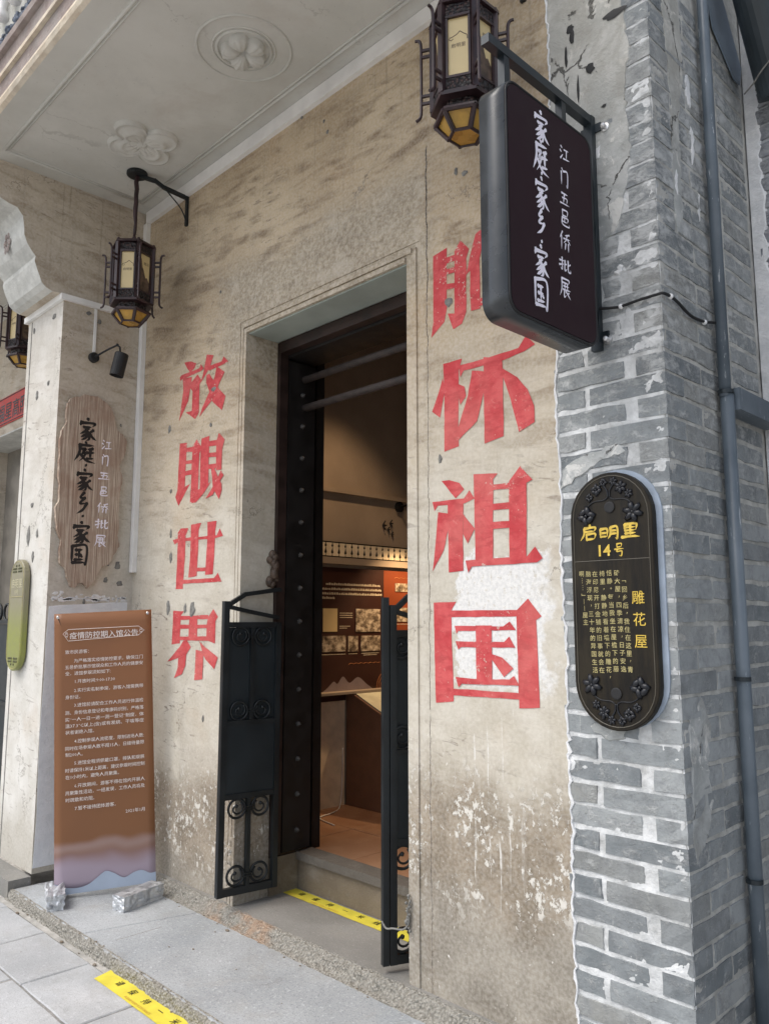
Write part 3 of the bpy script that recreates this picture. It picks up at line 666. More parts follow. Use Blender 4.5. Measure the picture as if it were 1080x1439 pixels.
# --- painted characters, traced onto the wall plane
def cr(ox, oy, s): return lambda p: onY(ox + p[0]/s, oy + p[1]/s, 0.0)
A_, B_, C_, D_ = cr(230, 480, 5.755), cr(230, 720, 5.755), cr(590, 320, 4.233), cr(590, 640, 3.889)
CH = [
('放', A_, [[(168,170),(225,160),(265,175),(250,215),(215,250),(190,215)],[(132,290),(145,272),(290,215),(300,180),(325,215),(300,240),(150,305),(135,320)],[(155,300),(230,285),(225,330),(200,480),(125,645),(135,580),(160,400)],[(205,335),(230,325),(275,265),(305,310),(292,350),(285,575),(255,628),(180,572),(228,560),(235,400),(215,375)],[(350,105),(405,110),(375,205),(345,260),(300,335),(318,270),(330,215)],[(345,205),(470,160),(487,118),(525,160),(480,185),(370,235)],[(430,200),(495,245),(450,340),(420,430),(380,490),(290,610),(315,530),(370,410),(415,280)],[(350,270),(372,260),(440,370),(502,440),(472,555),(395,485),(370,400),(345,330)]]),
('眼', A_, [[(132,825),(190,818),(185,900),(172,1175),(215,1150),(120,1330),(95,1260),(112,1200),(125,950)],[(235,850),(268,790),(308,855),(290,905),(278,1205),(262,1300),(212,1308),(220,1180),(230,950)],[(183,860),(240,850),(240,890),(183,895)],[(178,965),(237,955),(237,985),(178,990)],[(173,1050),(234,1035),(234,1075),(173,1085)],[(308,785),(372,762),(370,800),(362,1150),(385,1130),(330,1220),(262,1300),(268,1210),(293,1190),(300,870)],[(430,800),(448,738),(495,790),(475,870),(470,1035),(425,1040),(425,900)],[(368,805),(432,795),(432,840),(368,848)],[(366,900),(428,895),(428,932),(366,935)],[(362,995),(428,985),(428,1025),(362,1030)],[(385,1020),(415,1030),(440,1090),(470,1150),(472,1200),(450,1275),(400,1190),(395,1100)],[(465,1040),(487,1080),(440,1160),(400,1240),(340,1272),(385,1200),(440,1100)]]),
('世', B_, [[(115,165),(140,130),(200,128),(180,190),(170,400),(155,620),(98,622),(105,480),(115,250)],[(222,100),(305,85),(285,140),(280,300),(268,515),(200,528),(212,400),(218,250)],[(355,78),(430,68),(418,150),(410,350),(398,500),(335,505),(345,350),(355,200)],[(75,225),(120,212),(430,185),(455,130),(482,190),(418,208),(120,240),(90,260)],[(262,448),(342,445),(342,475),(262,480)],[(155,548),(410,530),(440,488),(470,560),(158,578)]]),
('界', B_, [[(78,795),(130,800),(165,800),(140,835),(132,1000),(132,1060),(65,1070),(75,900)],[(130,840),(362,830),(362,862),(135,870)],[(360,850),(403,782),(440,845),(420,880),(415,1062),(345,1035),(350,900)],[(210,840),(275,838),(270,1035),(200,1035)],[(130,910),(352,908),(352,938),(130,942)],[(130,1005),(360,1003),(410,1040),(130,1035)],[(160,1040),(190,1035),(222,1090),(185,1150),(100,1185),(30,1208),(80,1150),(130,1090)],[(290,1040),(320,1075),(440,1175),(410,1270),(340,1190),(320,1150)],[(120,1180),(185,1150),(178,1240),(150,1310),(85,1342),(115,1260)],[(262,1112),(325,1125),(315,1350),(248,1358),(258,1220)]]),
('胸', C_, [[(78,170),(160,118),(158,200),(160,480),(145,560),(68,655),(80,560)],[(205,140),(240,75),(292,125),(275,180),(275,500),(250,570),(198,605),(165,510),(205,510),(205,300)],[(150,180),(207,160),(207,195),(155,215)],[(155,248),(207,232),(207,265),(155,280)],[(155,335),(207,328),(207,360),(158,368)],[(330,40),(350,18),(395,0),(370,110),(350,200),(275,280),(300,160)],[(300,250),(355,180),(360,480),(305,495),(298,380)],[(360,90),(540,50),(590,0),(640,40),(605,110),(600,420),(560,500),(500,440),(545,420),(545,95),(360,135)],[(385,190),(425,175),(520,340),(480,360)],[(495,170),(535,170),(420,360),(380,350)],[(355,420),(545,385),(545,430),(355,465)]]),
('怀', C_, [[(135,895),(150,960),(120,1130),(72,1095),(105,1000)],[(138,810),(250,778),(230,850),(228,1180),(232,1300),(145,1333),(145,1000)],[(228,930),(265,945),(275,1000),(240,1055),(228,1000)],[(232,820),(400,775),(585,715),(630,640),(685,692),(620,735),(490,790),(260,850),(240,890)],[(310,850),(385,855),(385,960),(340,1150),(230,1265),(228,1190),(285,1000)],[(378,770),(488,775),(495,900),(498,1240),(385,1285),(380,1000)],[(488,835),(580,890),(640,960),(680,1060),(683,1155),(590,1215),(540,1020),(495,890)]]),
('祖', D_, [[(118,140),(160,135),(215,150),(242,185),(195,235),(165,200)],[(68,255),(150,245),(240,235),(270,190),(298,235),(245,262),(160,270),(98,275),(80,305)],[(100,310),(156,318),(156,400),(130,520),(70,635),(80,540)],[(152,255),(238,250),(235,400),(238,630),(158,640),(155,400)],[(236,320),(300,400),(262,482),(236,430)],[(293,103),(425,98),(400,130),(400,568),(303,572),(298,300)],[(395,160),(492,148),(492,182),(395,190)],[(395,265),(492,255),(492,292),(395,300)],[(395,365),(492,358),(492,395),(395,403)],[(488,140),(548,58),(616,132),(583,150),(583,560),(490,565)],[(250,575),(400,563),(585,553),(630,498),(672,562),(640,585),(400,600),(285,608),(265,642)]]),
('国', D_, [[(75,805),(198,800),(170,850),(185,1345),(88,1352),(80,1100)],[(165,848),(532,845),(532,880),(170,885)],[(525,850),(590,782),(665,880),(635,900),(655,1380),(543,1383),(530,1000)],[(183,1275),(545,1300),(545,1335),(183,1312)],[(190,932),(455,935),(490,908),(525,955),(210,960),(200,975)],[(195,1015),(460,1020),(488,990),(522,1052),(225,1048),(210,1062)],[(305,930),(393,930),(395,1245),(310,1240)],[(390,1085),(450,1105),(512,1165),(460,1212),(390,1110)],[(195,1210),(300,1222),(490,1225),(515,1205),(545,1260),(230,1248),(212,1268)]]),
]
places = ['top character of the left-hand column', 'second character of the left-hand column', 'third character of the left-hand column', 'lowest character of the left-hand column',
          'top character of the right-hand column, partly behind the hanging sign', 'second character of the right-hand column', 'third character of the right-hand column', 'lowest character of the right-hand column, on the white repair']
rr = random.Random(2)
for (c, fn, polys), pl in zip(CH, places):
    bm = bmesh.new()
    for i, P in enumerate(polys):
        pts = [fn(p) for p in P]; out = []
        for a, b in zip(pts, pts[1:]+pts[:1]):
            n = max(1, int((b-a).length/0.03))
            for k in range(n):
                q = a.lerp(b, k/n)
                if k: q = q + Vector((rr.uniform(-.0012,.0012), 0, rr.uniform(-.0012,.0012)))
                out.append(Vector((q.x, -0.0012 - 0.00018*i, q.z)))
        f = bm.faces.new([bm.verts.new(q) for q in out]); f.normal_update(); bmesh.ops.triangulate(bm, faces=[f], ngon_method='EAR_CLIP')
    fix_normals(bm)
    for f in bm.faces:
        if f.normal.y > 0: f.normal_flip()
    build('painted_character', bm, M['red'], wall, label='red painted ' + pl)
# cement dabs and holes
def dab(bm, c, ax, ay, rx, ry, seed, t=0.004):
    rnd = random.Random(seed); n = 12; nrm = ax.cross(ay).normalized()
    o = [bm.verts.new(c + ax*math.cos(2*PI*k/n)*rx*rnd.uniform(.6,1.2) + ay*math.sin(2*PI*k/n)*ry*rnd.uniform(.7,1.15)) for k in range(n)]
    i = [bm.verts.new(c + (v.co-c)*0.6 + nrm*t) for v in o]
    for k in range(n): bm.faces.new((o[k], o[(k+1)%n], i[(k+1)%n], i[k]))
    bm.faces.new(i)
bm = bmesh.new(); EX, EZ, EYn = Vector((1,0,0)), Vector((0,0,1)), Vector((0,1,0))
for k, (u, v, rx, rz) in enumerate(((236,853,.02,.045),(260,855,.016,.03),(270,857,.03,.05),(240,783,.018,.035),(240,750,.012,.03),(300,547,.028,.016),(296,597,.012,.014),(238,603,.02,.028),(630,424,.03,.022),(424,165,.012,.010),(460,185,.010,.012),(455,170,.008,.01),(652,243,.02,.012),(640,240,.01,.02),(310,410,.010,.010),(618,645,.01,.02),(285,1010,.01,.02),(240,690,.012,.014))):
    c = onY(u, v, -0.0016); dab(bm, c, EX, EZ, rx, rz, k)
build('cement_dab', bm, M['grey_dab'], wall, kind='stuff')

# ================================================================== CORNER PIER (return face with board and notice)
pier = thing('corner_pier', 'projecting whitewashed pier with moulded cap left of the slogan wall', 'pier')
sh_ = boxm('shaft', (-5.27, -4.72, -0.53, 0.5, 0.0, 3.35), [M['ret'], M['front']], pier, 0.004)
for p_ in sh_.data.polygons:
    if p_.normal.y < -.6: p_.material_index = 1
bm = bmesh.new(); box(bm, -5.30, -4.700, -0.552, 0.0, 3.35, 3.387); build('cap_ledge', bm, M['white'], pier, bevel=0.003)
boxm('inner_pilaster_line', (-5.215, -5.205, -0.532, -0.529, 0.0, 3.34), M['grey_dab'], pier, 0)
prof = [(0.0, 3.387), (0.0, 4.1), (-0.95, 4.1), (-0.95, 3.90), (-0.93, 3.865), (-0.885, 3.85), (-0.835, 3.842), (-0.80, 3.80), (-0.789, 3.74), (-0.785, 3.69), (-0.765, 3.64), (-0.735, 3.60), (-0.712, 3.575), (-0.716, 3.545), (-0.700, 3.50), (-0.682, 3.46), (-0.668, 3.425), (-0.64, 3.40), (-0.60, 3.387)]
bm = bmesh.new(); sides = prism(bm, [Vector((-5.25, y, z)) for y, z in prof], (0.53, 0, 0)); fix_normals(bm)
bm.faces.ensure_lookup_table()
for f in bm.faces:
    c = f.calc_center_median()
    if abs(f.normal.x) < 0.5 and c.y < -0.55 and c.z < 3.95: f.material_index = 1
build('scroll_corbel', bm, [M['ret'], M['pale']], pier)
# relief flower on the corbel front
bm = bmesh.new()
for k in range(6):
    a = k*PI/3; dab(bm, Vector((-4.98 + .035*math.cos(a), -0.792, 3.72 + .05*math.sin(a))), EX, EZ, .018, .026, k, 0.008)
dab(bm, Vector((-4.98, -0.795, 3.72)), EX, EZ, .012, .014, 3, .014)
fix_normals(bm); build('corbel_flower', bm, M['fascia_a'], pier)
# plinth at the foot
bm = bmesh.new(); box(bm, -9.0, -4.722, -0.652, -0.53, -0.13, -0.012); build('plinth', bm, M['sill'], pier, bevel=0.012)
# whitewashed rectangle behind the notice
bm = bmesh.new(); rnd = random.Random(9)
pts = [(-0.526, 0.03), (-0.03, 0.03)] + [(-0.03 + rnd.uniform(-.004,.004), z) for z in (0.4, .8, 1.2)] + [(-0.03, 1.515), (-0.15, 1.512), (-0.3, 1.50), (-0.45, 1.492), (-0.515, 1.485), (-0.522, 1.3)] + [(-0.524 + rnd.uniform(-.004,.006), z) for z in (1.1, .8, .5, .3)]
prism(bm, [Vector((-4.7200, y, z)) for y, z in pts], (0.003, 0, 0)); fix_normals(bm); build('whitewash_patch', bm, M['white_patch'], pier)
bm = bmesh.new()
for k in range(60):
    dab(bm, Vector((-4.7195, rnd.uniform(-.5, -.05), 1.52 + abs(rnd.gauss(0, .018)))), EYn, EZ, rnd.uniform(.006,.03), rnd.uniform(.004,.014), k, .002)
build('limewash_splash', bm, M['lime'], pier, kind='stuff')
bm = bmesh.new()
for k, (u, v, a, b) in enumerate(((165,795,.028,.03),(152,790,.022,.025),(148,815,.02,.02),(168,820,.03,.018),(197,803,.03,.06),(118,845,.014,.02),(125,440,.02,.014),(140,452,.018,.02),(142,795,.01,.02),(170,598,.01,.012),(106,590,.006,.01),(100,670,.006,.006),(176,440,.012,.01))):
    c = onX(u, v, -4.7185)
    if c.y < -0.02: dab(bm, c, EYn, EZ, a*.8, b, k+40)
for k, (u, v, a, b) in enumerate(((52,556,.02,.035),(48,465,.02,.02),(45,710,.03,.018),(40,752,.03,.07),(46,782,.02,.035),(52,750,.018,.03),(66,430,.014,.02),(68,538,.02,.02),(76,445,.03,.02))):
    dab(bm, onY(u, v, -0.5315), EX, EZ, a, b, k+80)
build('cement_dab', bm, M['grey_dab'], pier, kind='stuff')

# ================================================================== NEXT BAY (far left)
bay = thing('neighbour_bay_wall', 'beige wall of the next bay with a grey doorway, far left', 'wall')
bm = bmesh.new(); box(bm, -5.9, -5.27, 0.0, 0.5, 0.0, 4.1); box(bm, -7.95, -5.9, 0.0, 0.5, 3.013, 4.1); box(bm, -10.5, -7.95, 0.0, 0.5, 0.0, 4.1)
build('plaster_face', bm, M['ret'], bay)
boxm('doorway_back', (-7.95, -5.9, 0.30, 0.36, 0.0, 3.01), M['grey_wall'], bay, 0)
boxm('doorway_soffit', (-7.95, -5.9, 0.0, 0.30, 3.0, 3.012), M['pale'], bay, 0)
# half-height black gate in that doorway
ng = thing('black_half_gate', 'black iron half gate in the neighbouring doorway, far left', 'gate', (-6.9, 0.1, 0.02))
bm = bmesh.new(); box(bm, -0.9, 0.9, 0, 0.03, 0.0, 1.35); build('sheet', bm, M['iron_panel'], ng, bevel=0.002)
bm = bmesh.new(); bar(bm, (-.9, -.01, 1.37), (.9, -.01, 1.37), .03, .03); bar(bm, (-.9, -.01, .7), (.9, -.01, .7), .03, .03); build('rail', bm, M['iron'], ng)
bm = bmesh.new()
for k in range(9): torus(bm, (-.8 + .2*k, -.012, 1.45), .07, .011, (1,0,0), (0,0,1))
build('scroll_row', bm, M['iron'], ng, smooth=True)
rs = thing('red_door_banner', 'small red paper lintel banner with brush characters over the next doorway', 'banner', (-7.0, -0.012, 3.09))
boxm('paper', (-0.36, 0.36, 0.0, 0.008, 0.0, 0.25), M['red_paper'], rs, 0)
text('lettering', '福星高照', M['ink'], rs, (0, -0.002, 0.045), (1,0,0), (0,0,1), 0.17, 'CENTER', 0.01)
bm = bmesh.new()
for a, b in (((-.35,.012),(.35,.012)),((-.35,.238),(.35,.238)),((-.35,.012),(-.35,.238)),((.35,.012),(.35,.238))): bar(bm, (a[0],-.002,a[1]), (b[0],-.002,b[1]), .005, .005, (0,1,0.01))
build('border', bm, M['ink'], rs)

# ================================================================== PORCH CEILING
ceil = thing('porch_ceiling', 'pale grey plaster porch ceiling with moulded panels and flower reliefs', 'ceiling'); ceil['kind'] = 'structure'; del ceil['category']
boxm('ceiling_slab', (-10.5, -1.57, -1.10, 0.5, 4.10, 4.30), M['ceil'], ceil, 0)
def ridge_rect(x0, x1, y0, y1, r, zz=4.1):
    bm = bmesh.new()
    for (a, b) in (((x0,y0),(x1,y0)),((x1,y0),(x1,y1)),((x1,y1),(x0,y1)),((x0,y1),(x0,y0))):
        tube(bm, [(a[0],a[1],zz),(b[0],b[1],zz)], r, 6)
    return build('panel_moulding', bm, M['ceil'], ceil, smooth=True)
ridge_rect(-4.60, -1.75, -0.965, -0.108, 0.011); ridge_rect(-4.575, -1.775, -0.945, -0.128, 0.006)
ridge_rect(-9.6, -5.35, -0.965, -0.108, 0.011); ridge_rect(-9.57, -5.38, -0.945, -0.128, 0.006)
def relief(name, cx, cy, R, hf, nr=22, ntt=72, z=4.1005):
    bm = bmesh.new(); c = bm.verts.new((cx, cy, z - hf(0, 0))); prev = None
    for i in range(1, nr+1):
        ring = []
        for k in range(ntt):
            a = 2*PI*k/ntt; rmax = R(a); r = rmax*i/nr
            ring.append(bm.verts.new((cx + r*math.cos(a), cy + r*math.sin(a), z - (hf(i/nr, a) if i < nr else -0.001))))
        for k in range(ntt):
            if prev: bm.faces.new((prev[k], prev[(k+1)%ntt], ring[(k+1)%ntt], ring[k]))
            else: bm.faces.new((c, ring[(k+1)%ntt], ring[k]))
        prev = ring
    fix_normals(bm); return build(name, bm, M['ceil'], ceil, smooth=True)
def petal(n, ph, pw=1.0): return lambda a: abs(math.cos(n*(a-ph)/2))**pw
p5 = petal(5, 0.3, .5)
relief('rose_flower', -2.952, -0.445, lambda a: 0.075 + 0.035*p5(a), lambda r, a: 0.046*(0.35 + 0.65*p5(a)) * (1 - abs(r-.62)**2*1.6) * (0.6+.4*min(1, r*3)) + 0.004*math.sin(20*a)*r if r > 0.16 else 0.004)
p4 = petal(4, 0.55, .6)
relief('quatrefoil_flower', -3.975, -0.43, lambda a: 0.100 + 0.112*p4(a), lambda r, a: 0.012 + 0.020*p4(a)*math.sin(PI*min(1, r*1.05)) + 0.014*max(0, 1-abs(r-.95)*9) + 0.010*max(0, 1-abs(r-.6)*10) + 0.003*math.sin(16*a)*(1-r) if r > 0.13 else 0.030)
bm = bmesh.new()
torus(bm, (-2.952, -0.445, 4.1), 0.222, 0.008, (1,0,0), (0,1,0), 56, 6); torus(bm, (-2.952, -0.445, 4.1), 0.148, 0.006, (1,0,0), (0,1,0), 48, 6); torus(bm, (-2.952, -0.445, 4.1), 0.128, 0.009, (1,0,0), (0,1,0), 48, 6)
build('medallion_ring', bm, M['ceil'], ceil, smooth=True)
bm = bmesh.new(); torus(bm, (-7.6, -0.5, 4.1), 0.20, 0.010, (1,0,0), (0,1,0), 40, 6); torus(bm, (-7.6, -0.5, 4.1), 0.12, 0.010, (1,0,0), (0,1,0), 40, 6)
build('medallion_ring', bm, M['ceil'], ceil, smooth=True)
# street-side fascia above the porch
fas = thing('balcony_fascia', 'moulded brown and cream balcony fascia with dark carved band, top left', 'fascia')
def strip(name, prof, mat):
    bm = bmesh.new(); prism(bm, [Vector((-10.5, y, z)) for y, z in prof], (8.93, 0, 0)); fix_normals(bm); return build(name, bm, mat, fas)
strip('cream_bead', [(-1.10,4.100),(-1.10,4.165),(-1.122,4.160),(-1.128,4.135),(-1.120,4.112)], M['fascia_b'])
strip('brown_band', [(-1.10,4.166),(-1.10,4.262),(-1.115,4.262),(-1.112,4.215),(-1.108,4.166)], M['fascia_a'])
strip('thin_ridge', [(-1.10,4.263),(-1.10,4.285),(-1.135,4.285),(-1.135,4.263)], M['fascia_b'])
strip('upper_band', [(-1.10,4.286),(-1.10,4.385),(-1.125,4.385),(-1.12,4.330),(-1.125,4.286)], M['fascia_a'])
strip('upper_ridge', [(-1.10,4.386),(-1.10,4.42),(-1.155,4.42),(-1.15,4.39)], M['fascia_a'])
strip('parapet', [(-1.05,4.30),(-1.05,5.4),(-1.09,5.4),(-1.10,4.421),(-1.099,4.30)], M['pale'])
bm = bmesh.new(); rnd = random.Random(12)
for k in range(900):
    x = rnd.uniform(-5.2, -1.6); zc = 4.475 + rnd.uniform(-.045, .045)
    bmesh.ops.create_icosphere(bm, subdivisions=1, radius=rnd.uniform(.010,.024), matrix=Matrix.Translation((x, -1.115 - rnd.uniform(0,.02), zc)) @ Matrix.Diagonal((rnd.uniform(.6,1.5), .7, rnd.uniform(.6,1.3), 1)))
build('carved_foliage_band', bm, M['fascia_c'], fas, smooth=True, kind='stuff')
for k in range(20):
    x = -5.0 + k*0.17
    bm = bmesh.new(); lathe(bm, [(.03,0),(.035,.02),(.018,.06),(.045,.16),(.05,.22),(.02,.36),(.02,.42),(.035,.45)], (x, -1.16, 4.55), 10)
    build('parapet_baluster', bm, M['white'], fas, smooth=True)

# ================================================================== BRICK PILLAR
def brick_mesh(w, h, d, seed, n_long=4):
    """face on the -Y side, origin at lower left of face"""
    rnd = random.Random(seed); pts = []
    for a, b, n in (((0,0),(w,0),n_long),((w,0),(w,h),2),((w,h),(0,h),n_long),((0,h),(0,0),2)):
        for i in range(n):
            q = i/n; j = .0036
            pts.append((a[0]+(b[0]-a[0])*q + rnd.uniform(-j,j), a[1]+(b[1]-a[1])*q + rnd.uniform(-j,j)))
    # knock the corners in
    bm = bmesh.new(); cx, cz = w/2, h/2; tilt = rnd.uniform(-.0015,.0015); til2 = rnd.uniform(-.0015,.0015)
    fr = [bm.verts.new((x + (cx-x)*.02 + (.004 if x < cx else -.004), tilt*(x-cx)/cx + til2*(z-cz)/cz + rnd.uniform(-.0005,.0005), z + (.003 if z < cz else -.003))) for x, z in pts]
    bk = [bm.verts.new((x, 0.009, z)) for x, z in pts]; bb = [bm.verts.new((x, d, z)) for x, z in pts]; n = len(pts)
    for A, B in ((fr, bk), (bk, bb)):
        for i in range(n): bm.faces.new((A[i], A[(i+1)%n], B[(i+1)%n], B[i]))
    f = bm.faces.new(fr); fix_normals(bm)
    me = bpy.data.meshes.new('brick'); bm.to_mesh(me); bm.free(); return me
def corner_mesh(w, d, h, seed):
    rnd = random.Random(seed); bm = bmesh.new(); box(bm, -w, 0, 0, d, 0, h)
    bmesh.ops.subdivide_edges(bm, edges=bm.edges[:], cuts=1, use_grid_fill=True)
    for v in bm.verts:
        v.co += Vector((rnd.uniform(-.0018,.0018), rnd.uniform(-.0018,.0018), rnd.uniform(-.0025,.0025)))
    cv = [v for v in bm.verts if abs(v.co.x) < .004 and abs(v.co.y) < .004]
    for v in cv: v.co += Vector((-.003, .003, 0))*rnd.uniform(.3, 1.6)
    me = bpy.data.meshes.new('brick'); bm.to_mesh(me); bm.free(); return me
C = 0.0742; HB = 0.0625; Z0 = 1.015 + C*0.09
def mats(me, *m):
    for x in m: me.materials.append(x)
    return me
FS = [mats(brick_mesh(.272, HB, .05, i), M['brick']) for i in range(7)]       # front stretcher
FH = [mats(brick_mesh(.128, HB, .05, 20+i, 3), M['brick']) for i in range(7)]
FH2 = [mats(brick_mesh(.255, HB, .05, 120+i), M['brick']) for i in range(5)]
CA = [mats(corner_mesh(.100, .262, HB, 40+i), M['brick']) for i in range(6)]
CB = [mats(corner_mesh(.280, .128, HB, 60+i), M['brick']) for i in range(6)]
SS = [mats(brick_mesh(.255, HB, .05, 80+i), M['brick']) for i in range(7)]
SH = [mats(brick_mesh(.122, HB, .05, 100+i, 3), M['brick']) for i in range(7)]
pil = thing('brick_pillar', 'grey brick pillar with white lime joints right of the doorway wall', 'pillar')
from mathutils import noise as mnoise
boxm('mortar_core', (-1.60, -1.170, 0.020, 0.90, -0.1, 4.6), M['mortar'], pil, 0)
def mortar_sheet(name, axis, a0, a1, z0, z1, base, step, mat, parent):
    bm = bmesh.new(); na = int((a1-a0)/step); nz = int((z1-z0)/step); rows = []
    for i in range(nz+1):
        z = z0 + (z1-z0)*i/nz; row = []
        for j in range(na+1):
            a = a0 + (a1-a0)*j/na; p = Vector((a, z*1.4, 3.0 if axis == 'y' else 9.0))
            n = mnoise.noise(p*5)*.0022 + mnoise.noise(p*30)*.0024 + mnoise.noise(p*75)*.0020
            w = -.0036 + n + .0007*min(1, max(0, (z-1.1)/1.2))      # positive = proud of the bricks
            if axis == 'y':
                if a > a1 - .012: w -= .004*(a-a1+.012)/.012
                row.append(bm.verts.new((a, base - w, z)))
            else:
                if a < a0 + .012: w -= .004*(a0+.012-a)/.012
                row.append(bm.verts.new((base + w, a, z)))
        rows.append(row)
    for A, B in zip(rows, rows[1:]):
        for j in range(na): bm.faces.new((A[j], A[j+1], B[j+1], B[j]))
    fix_normals(bm); return build(name, bm, mat, parent, smooth=True)
mortar_sheet('front_mortar', 'y', -1.58, -1.156, -0.1, 4.3, 0.0012, .008, M['mortar'], pil)
mortar_sheet('shaded_side_mortar', 'x', 0.004, 0.836, -0.1, 4.3, -1.1535, .009, M['mortar_s'], pil)
XC = -1.153
def put(me, loc, rz, parent, name='brick'):
    o = link(bpy.data.objects.new(name, me)); o.location = loc; o.rotation_euler = (0, 0, rz); o.parent = parent; return o
rnd = random.Random(77)
nb = 0
for k in range(-15, 36):
    z = Z0 + k*C + rnd.uniform(-.002, .002) + 0.006
    j = lambda a=.0022: rnd.uniform(-a, a)
    if z < -0.05: continue
    if k % 2 == 0:   # front: stretcher + small corner; side: long corner first
        put(rnd.choice(FS), (-1.568 + j(), 0.001 + j(.0015), z), j(.006), pil)
        put(rnd.choice(CA), (XC + j(.001), 0.001 + j(.001), z), 0, pil); y = .262 + .013
        seq = ((SS, .255), (SS, .255))
    else:
        put(rnd.choice(FH), (-1.578 + j(), 0.001 + j(.0015), z), j(.006), pil)
        put(rnd.choice(CB), (XC + j(.001), 0.001 + j(.001), z), 0, pil); y = .128 + .013
        seq = ((SS, .255), (SH, .122), (SS, .255))
    for S, L in seq:
        put(rnd.choice(S), (XC + j(.0015), y + j(), z), PI/2, pil); y += L + .013 + j(.003)
# cement smears over the bricks
def smear(name, pts, axis, base, t, seed, mat=None, grid=0.02):
    """irregular thin render patch. pts: outline (a,z); axis 'y' for the front face, 'x' for the side face"""
    rnd = random.Random(seed); P = [Vector((a, z, 0)) for a, z in pts]; out = []
    for a, b in zip(P, P[1:]+P[:1]):
        n = max(2, int((b-a).length/0.02))
        for i in range(n): out.append(a.lerp(b, i/n) + Vector((rnd.uniform(-.007,.007), rnd.uniform(-.007,.007), 0)))
    c = sum(out, Vector())/len(out); bm = bmesh.new()
    def mk(p, h): return bm.verts.new((p.x, base - h*.7, p.y) if axis == 'y' else (base + h*.7, p.x, p.y))
    lo = [mk(p, -0.009) for p in out]; hi = [mk(p + (c-p).normalized()*0.009, t) for p in out]; n = len(out)
    for i in range(n): bm.faces.new((lo[i], lo[(i+1)%n], hi[(i+1)%n], hi[i]))
    f = bm.faces.new(hi); f.normal_update(); bmesh.ops.triangulate(bm, faces=[f], ngon_method='EAR_CLIP'); fix_normals(bm)
    return build(name, bm, mat or M['smear'], pil)
smear('cement_smear', [(-1.563,2.86),(-1.50,2.90),(-1.44,2.83),(-1.36,2.72),(-1.30,2.74),(-1.27,2.85),(-1.235,3.0),(-1.25,3.25),(-1.225,3.4),(-1.24,3.6),(-1.20,3.75),(-1.17,4.2),(-1.563,4.2)], 'y', 0.0005, .003, 1)
smear('cement_smear', [(-1.563,2.35),(-1.50,2.37),(-1.43,2.48),(-1.38,2.45),(-1.35,2.53),(-1.40,2.66),(-1.47,2.70),(-1.563,2.64)], 'y', 0.0005, .0025, 2)
smear('cement_smear', [(-1.562,1.86),(-1.48,1.90),(-1.36,1.955),(-1.30,1.965),(-1.33,1.99),(-1.45,1.985),(-1.562,1.93)], 'y', 0.0005, .003, 3)
smear('cement_smear', [(-1.40,1.00),(-1.35,1.02),(-1.33,1.06),(-1.42,1.09),(-1.48,1.05)], 'y', 0.0005, .0015, 55)
smear('cement_smear', [(0.045,1.13),(0.15,1.16),(0.20,1.08),(0.17,0.95),(0.19,0.82),(0.13,0.72),(0.05,0.66),(0.035,0.8),(0.05,0.95)], 'x', -1.153, .002, 6)
smear('cement_smear', [(0.10,3.7),(0.24,3.8),(0.26,3.4),(0.20,3.15),(0.19,2.8),(0.15,2.72),(0.13,2.9),(0.14,3.2)], 'x', -1.153, .002, 7)
smear('cement_smear', [(0.42,1.9),(0.50,1.95),(0.51,1.5),(0.49,1.2),(0.43,1.25),(0.44,1.6)], 'x', -1.153, .0015, 8)
for i, (x, z, a, b) in enumerate(((-1.49,3.30,.035,.05),(-1.46,2.95,.03,.04),(-1.37,3.06,.03,.035),(-1.42,2.62,.022,.03),(-1.50,2.72,.03,.035),(-1.30,2.60,.025,.02))):
    pp = [(x + a*math.cos(t*PI/4)*random.uniform(.6,1.2), z + b*math.sin(t*PI/4)*random.uniform(.6,1.2)) for t in range(8)]
    smear('lime_patch', pp, 'y', 0.0005, .0055, 30+i, M['lime'])
for i, (y, z, a, b) in enumerate(((0.30,3.12,.02,.09),(0.155,2.92,.018,.05),(0.29,3.33,.02,.08),(0.33,2.90,.012,.06))):
    pp = [(y + a*math.cos(t*PI/4)*random.uniform(.6,1.2), z + b*math.sin(t*PI/4)*random.uniform(.6,1.2)) for t in range(8)]
    smear('lime_patch', pp, 'x', -1.153, .004, 40+i, M['lime'])
# flat black dabs painting the dark of holes in the old render
bm = bmesh.new()
for i, (u, v, a, b) in enumerate(((800,40,.02,.018),(803,50,.012,.03),(862,18,.045,.018),(829,95,.02,.022),(848,148,.012,.006),(795,80,.006,.05),(812,125,.005,.06))):
    dab(bm, onY(u, v, -0.0036), EX, EZ, a, b, 300+i, 0.0006)
build('render_hole_dark', bm, M['black'], pil)
# back wall, right of the pillar
bw = thing('rear_brick_wall', 'blue-grey brick wall set back behind the pillar, top right', 'wall')
boxm('mortar_core', (-1.155, 2.6, 0.835, 1.1, -0.1, 5.0), M['mortar_b'], bw, 0)
BS = [mats(brick_mesh(.255, HB, .04, 200+i), M['brick_side']) for i in range(6)]
BH = [mats(brick_mesh(.12, HB, .04, 220+i, 3), M['brick_side']) for i in range(5)]
far = bmesh.new()
for k in range(-15, 50):
    z = Z0 + k*C + 0.03; x = -1.115 + (0 if k % 2 else -.01); first = k % 2
    n = 0
    while x < 2.4:
        S, L = (BH, .12) if (first and n == 0) else (BS, .255)
        me = rnd.choice(S); loc = Vector((x + rnd.uniform(-.003,.003), 0.826 + rnd.uniform(-.0015,.0015), z + rnd.uniform(-.002,.002)))
        if x < -0.85 and 1.6 < z < 4.3: put(me, loc, 0, bw)
        else:
            n0 = len(far.verts); far.from_mesh(me); far.verts.ensure_lookup_table(); bmesh.ops.translate(far, verts=far.verts[n0:], vec=loc)
        x += L + .014; n += 1
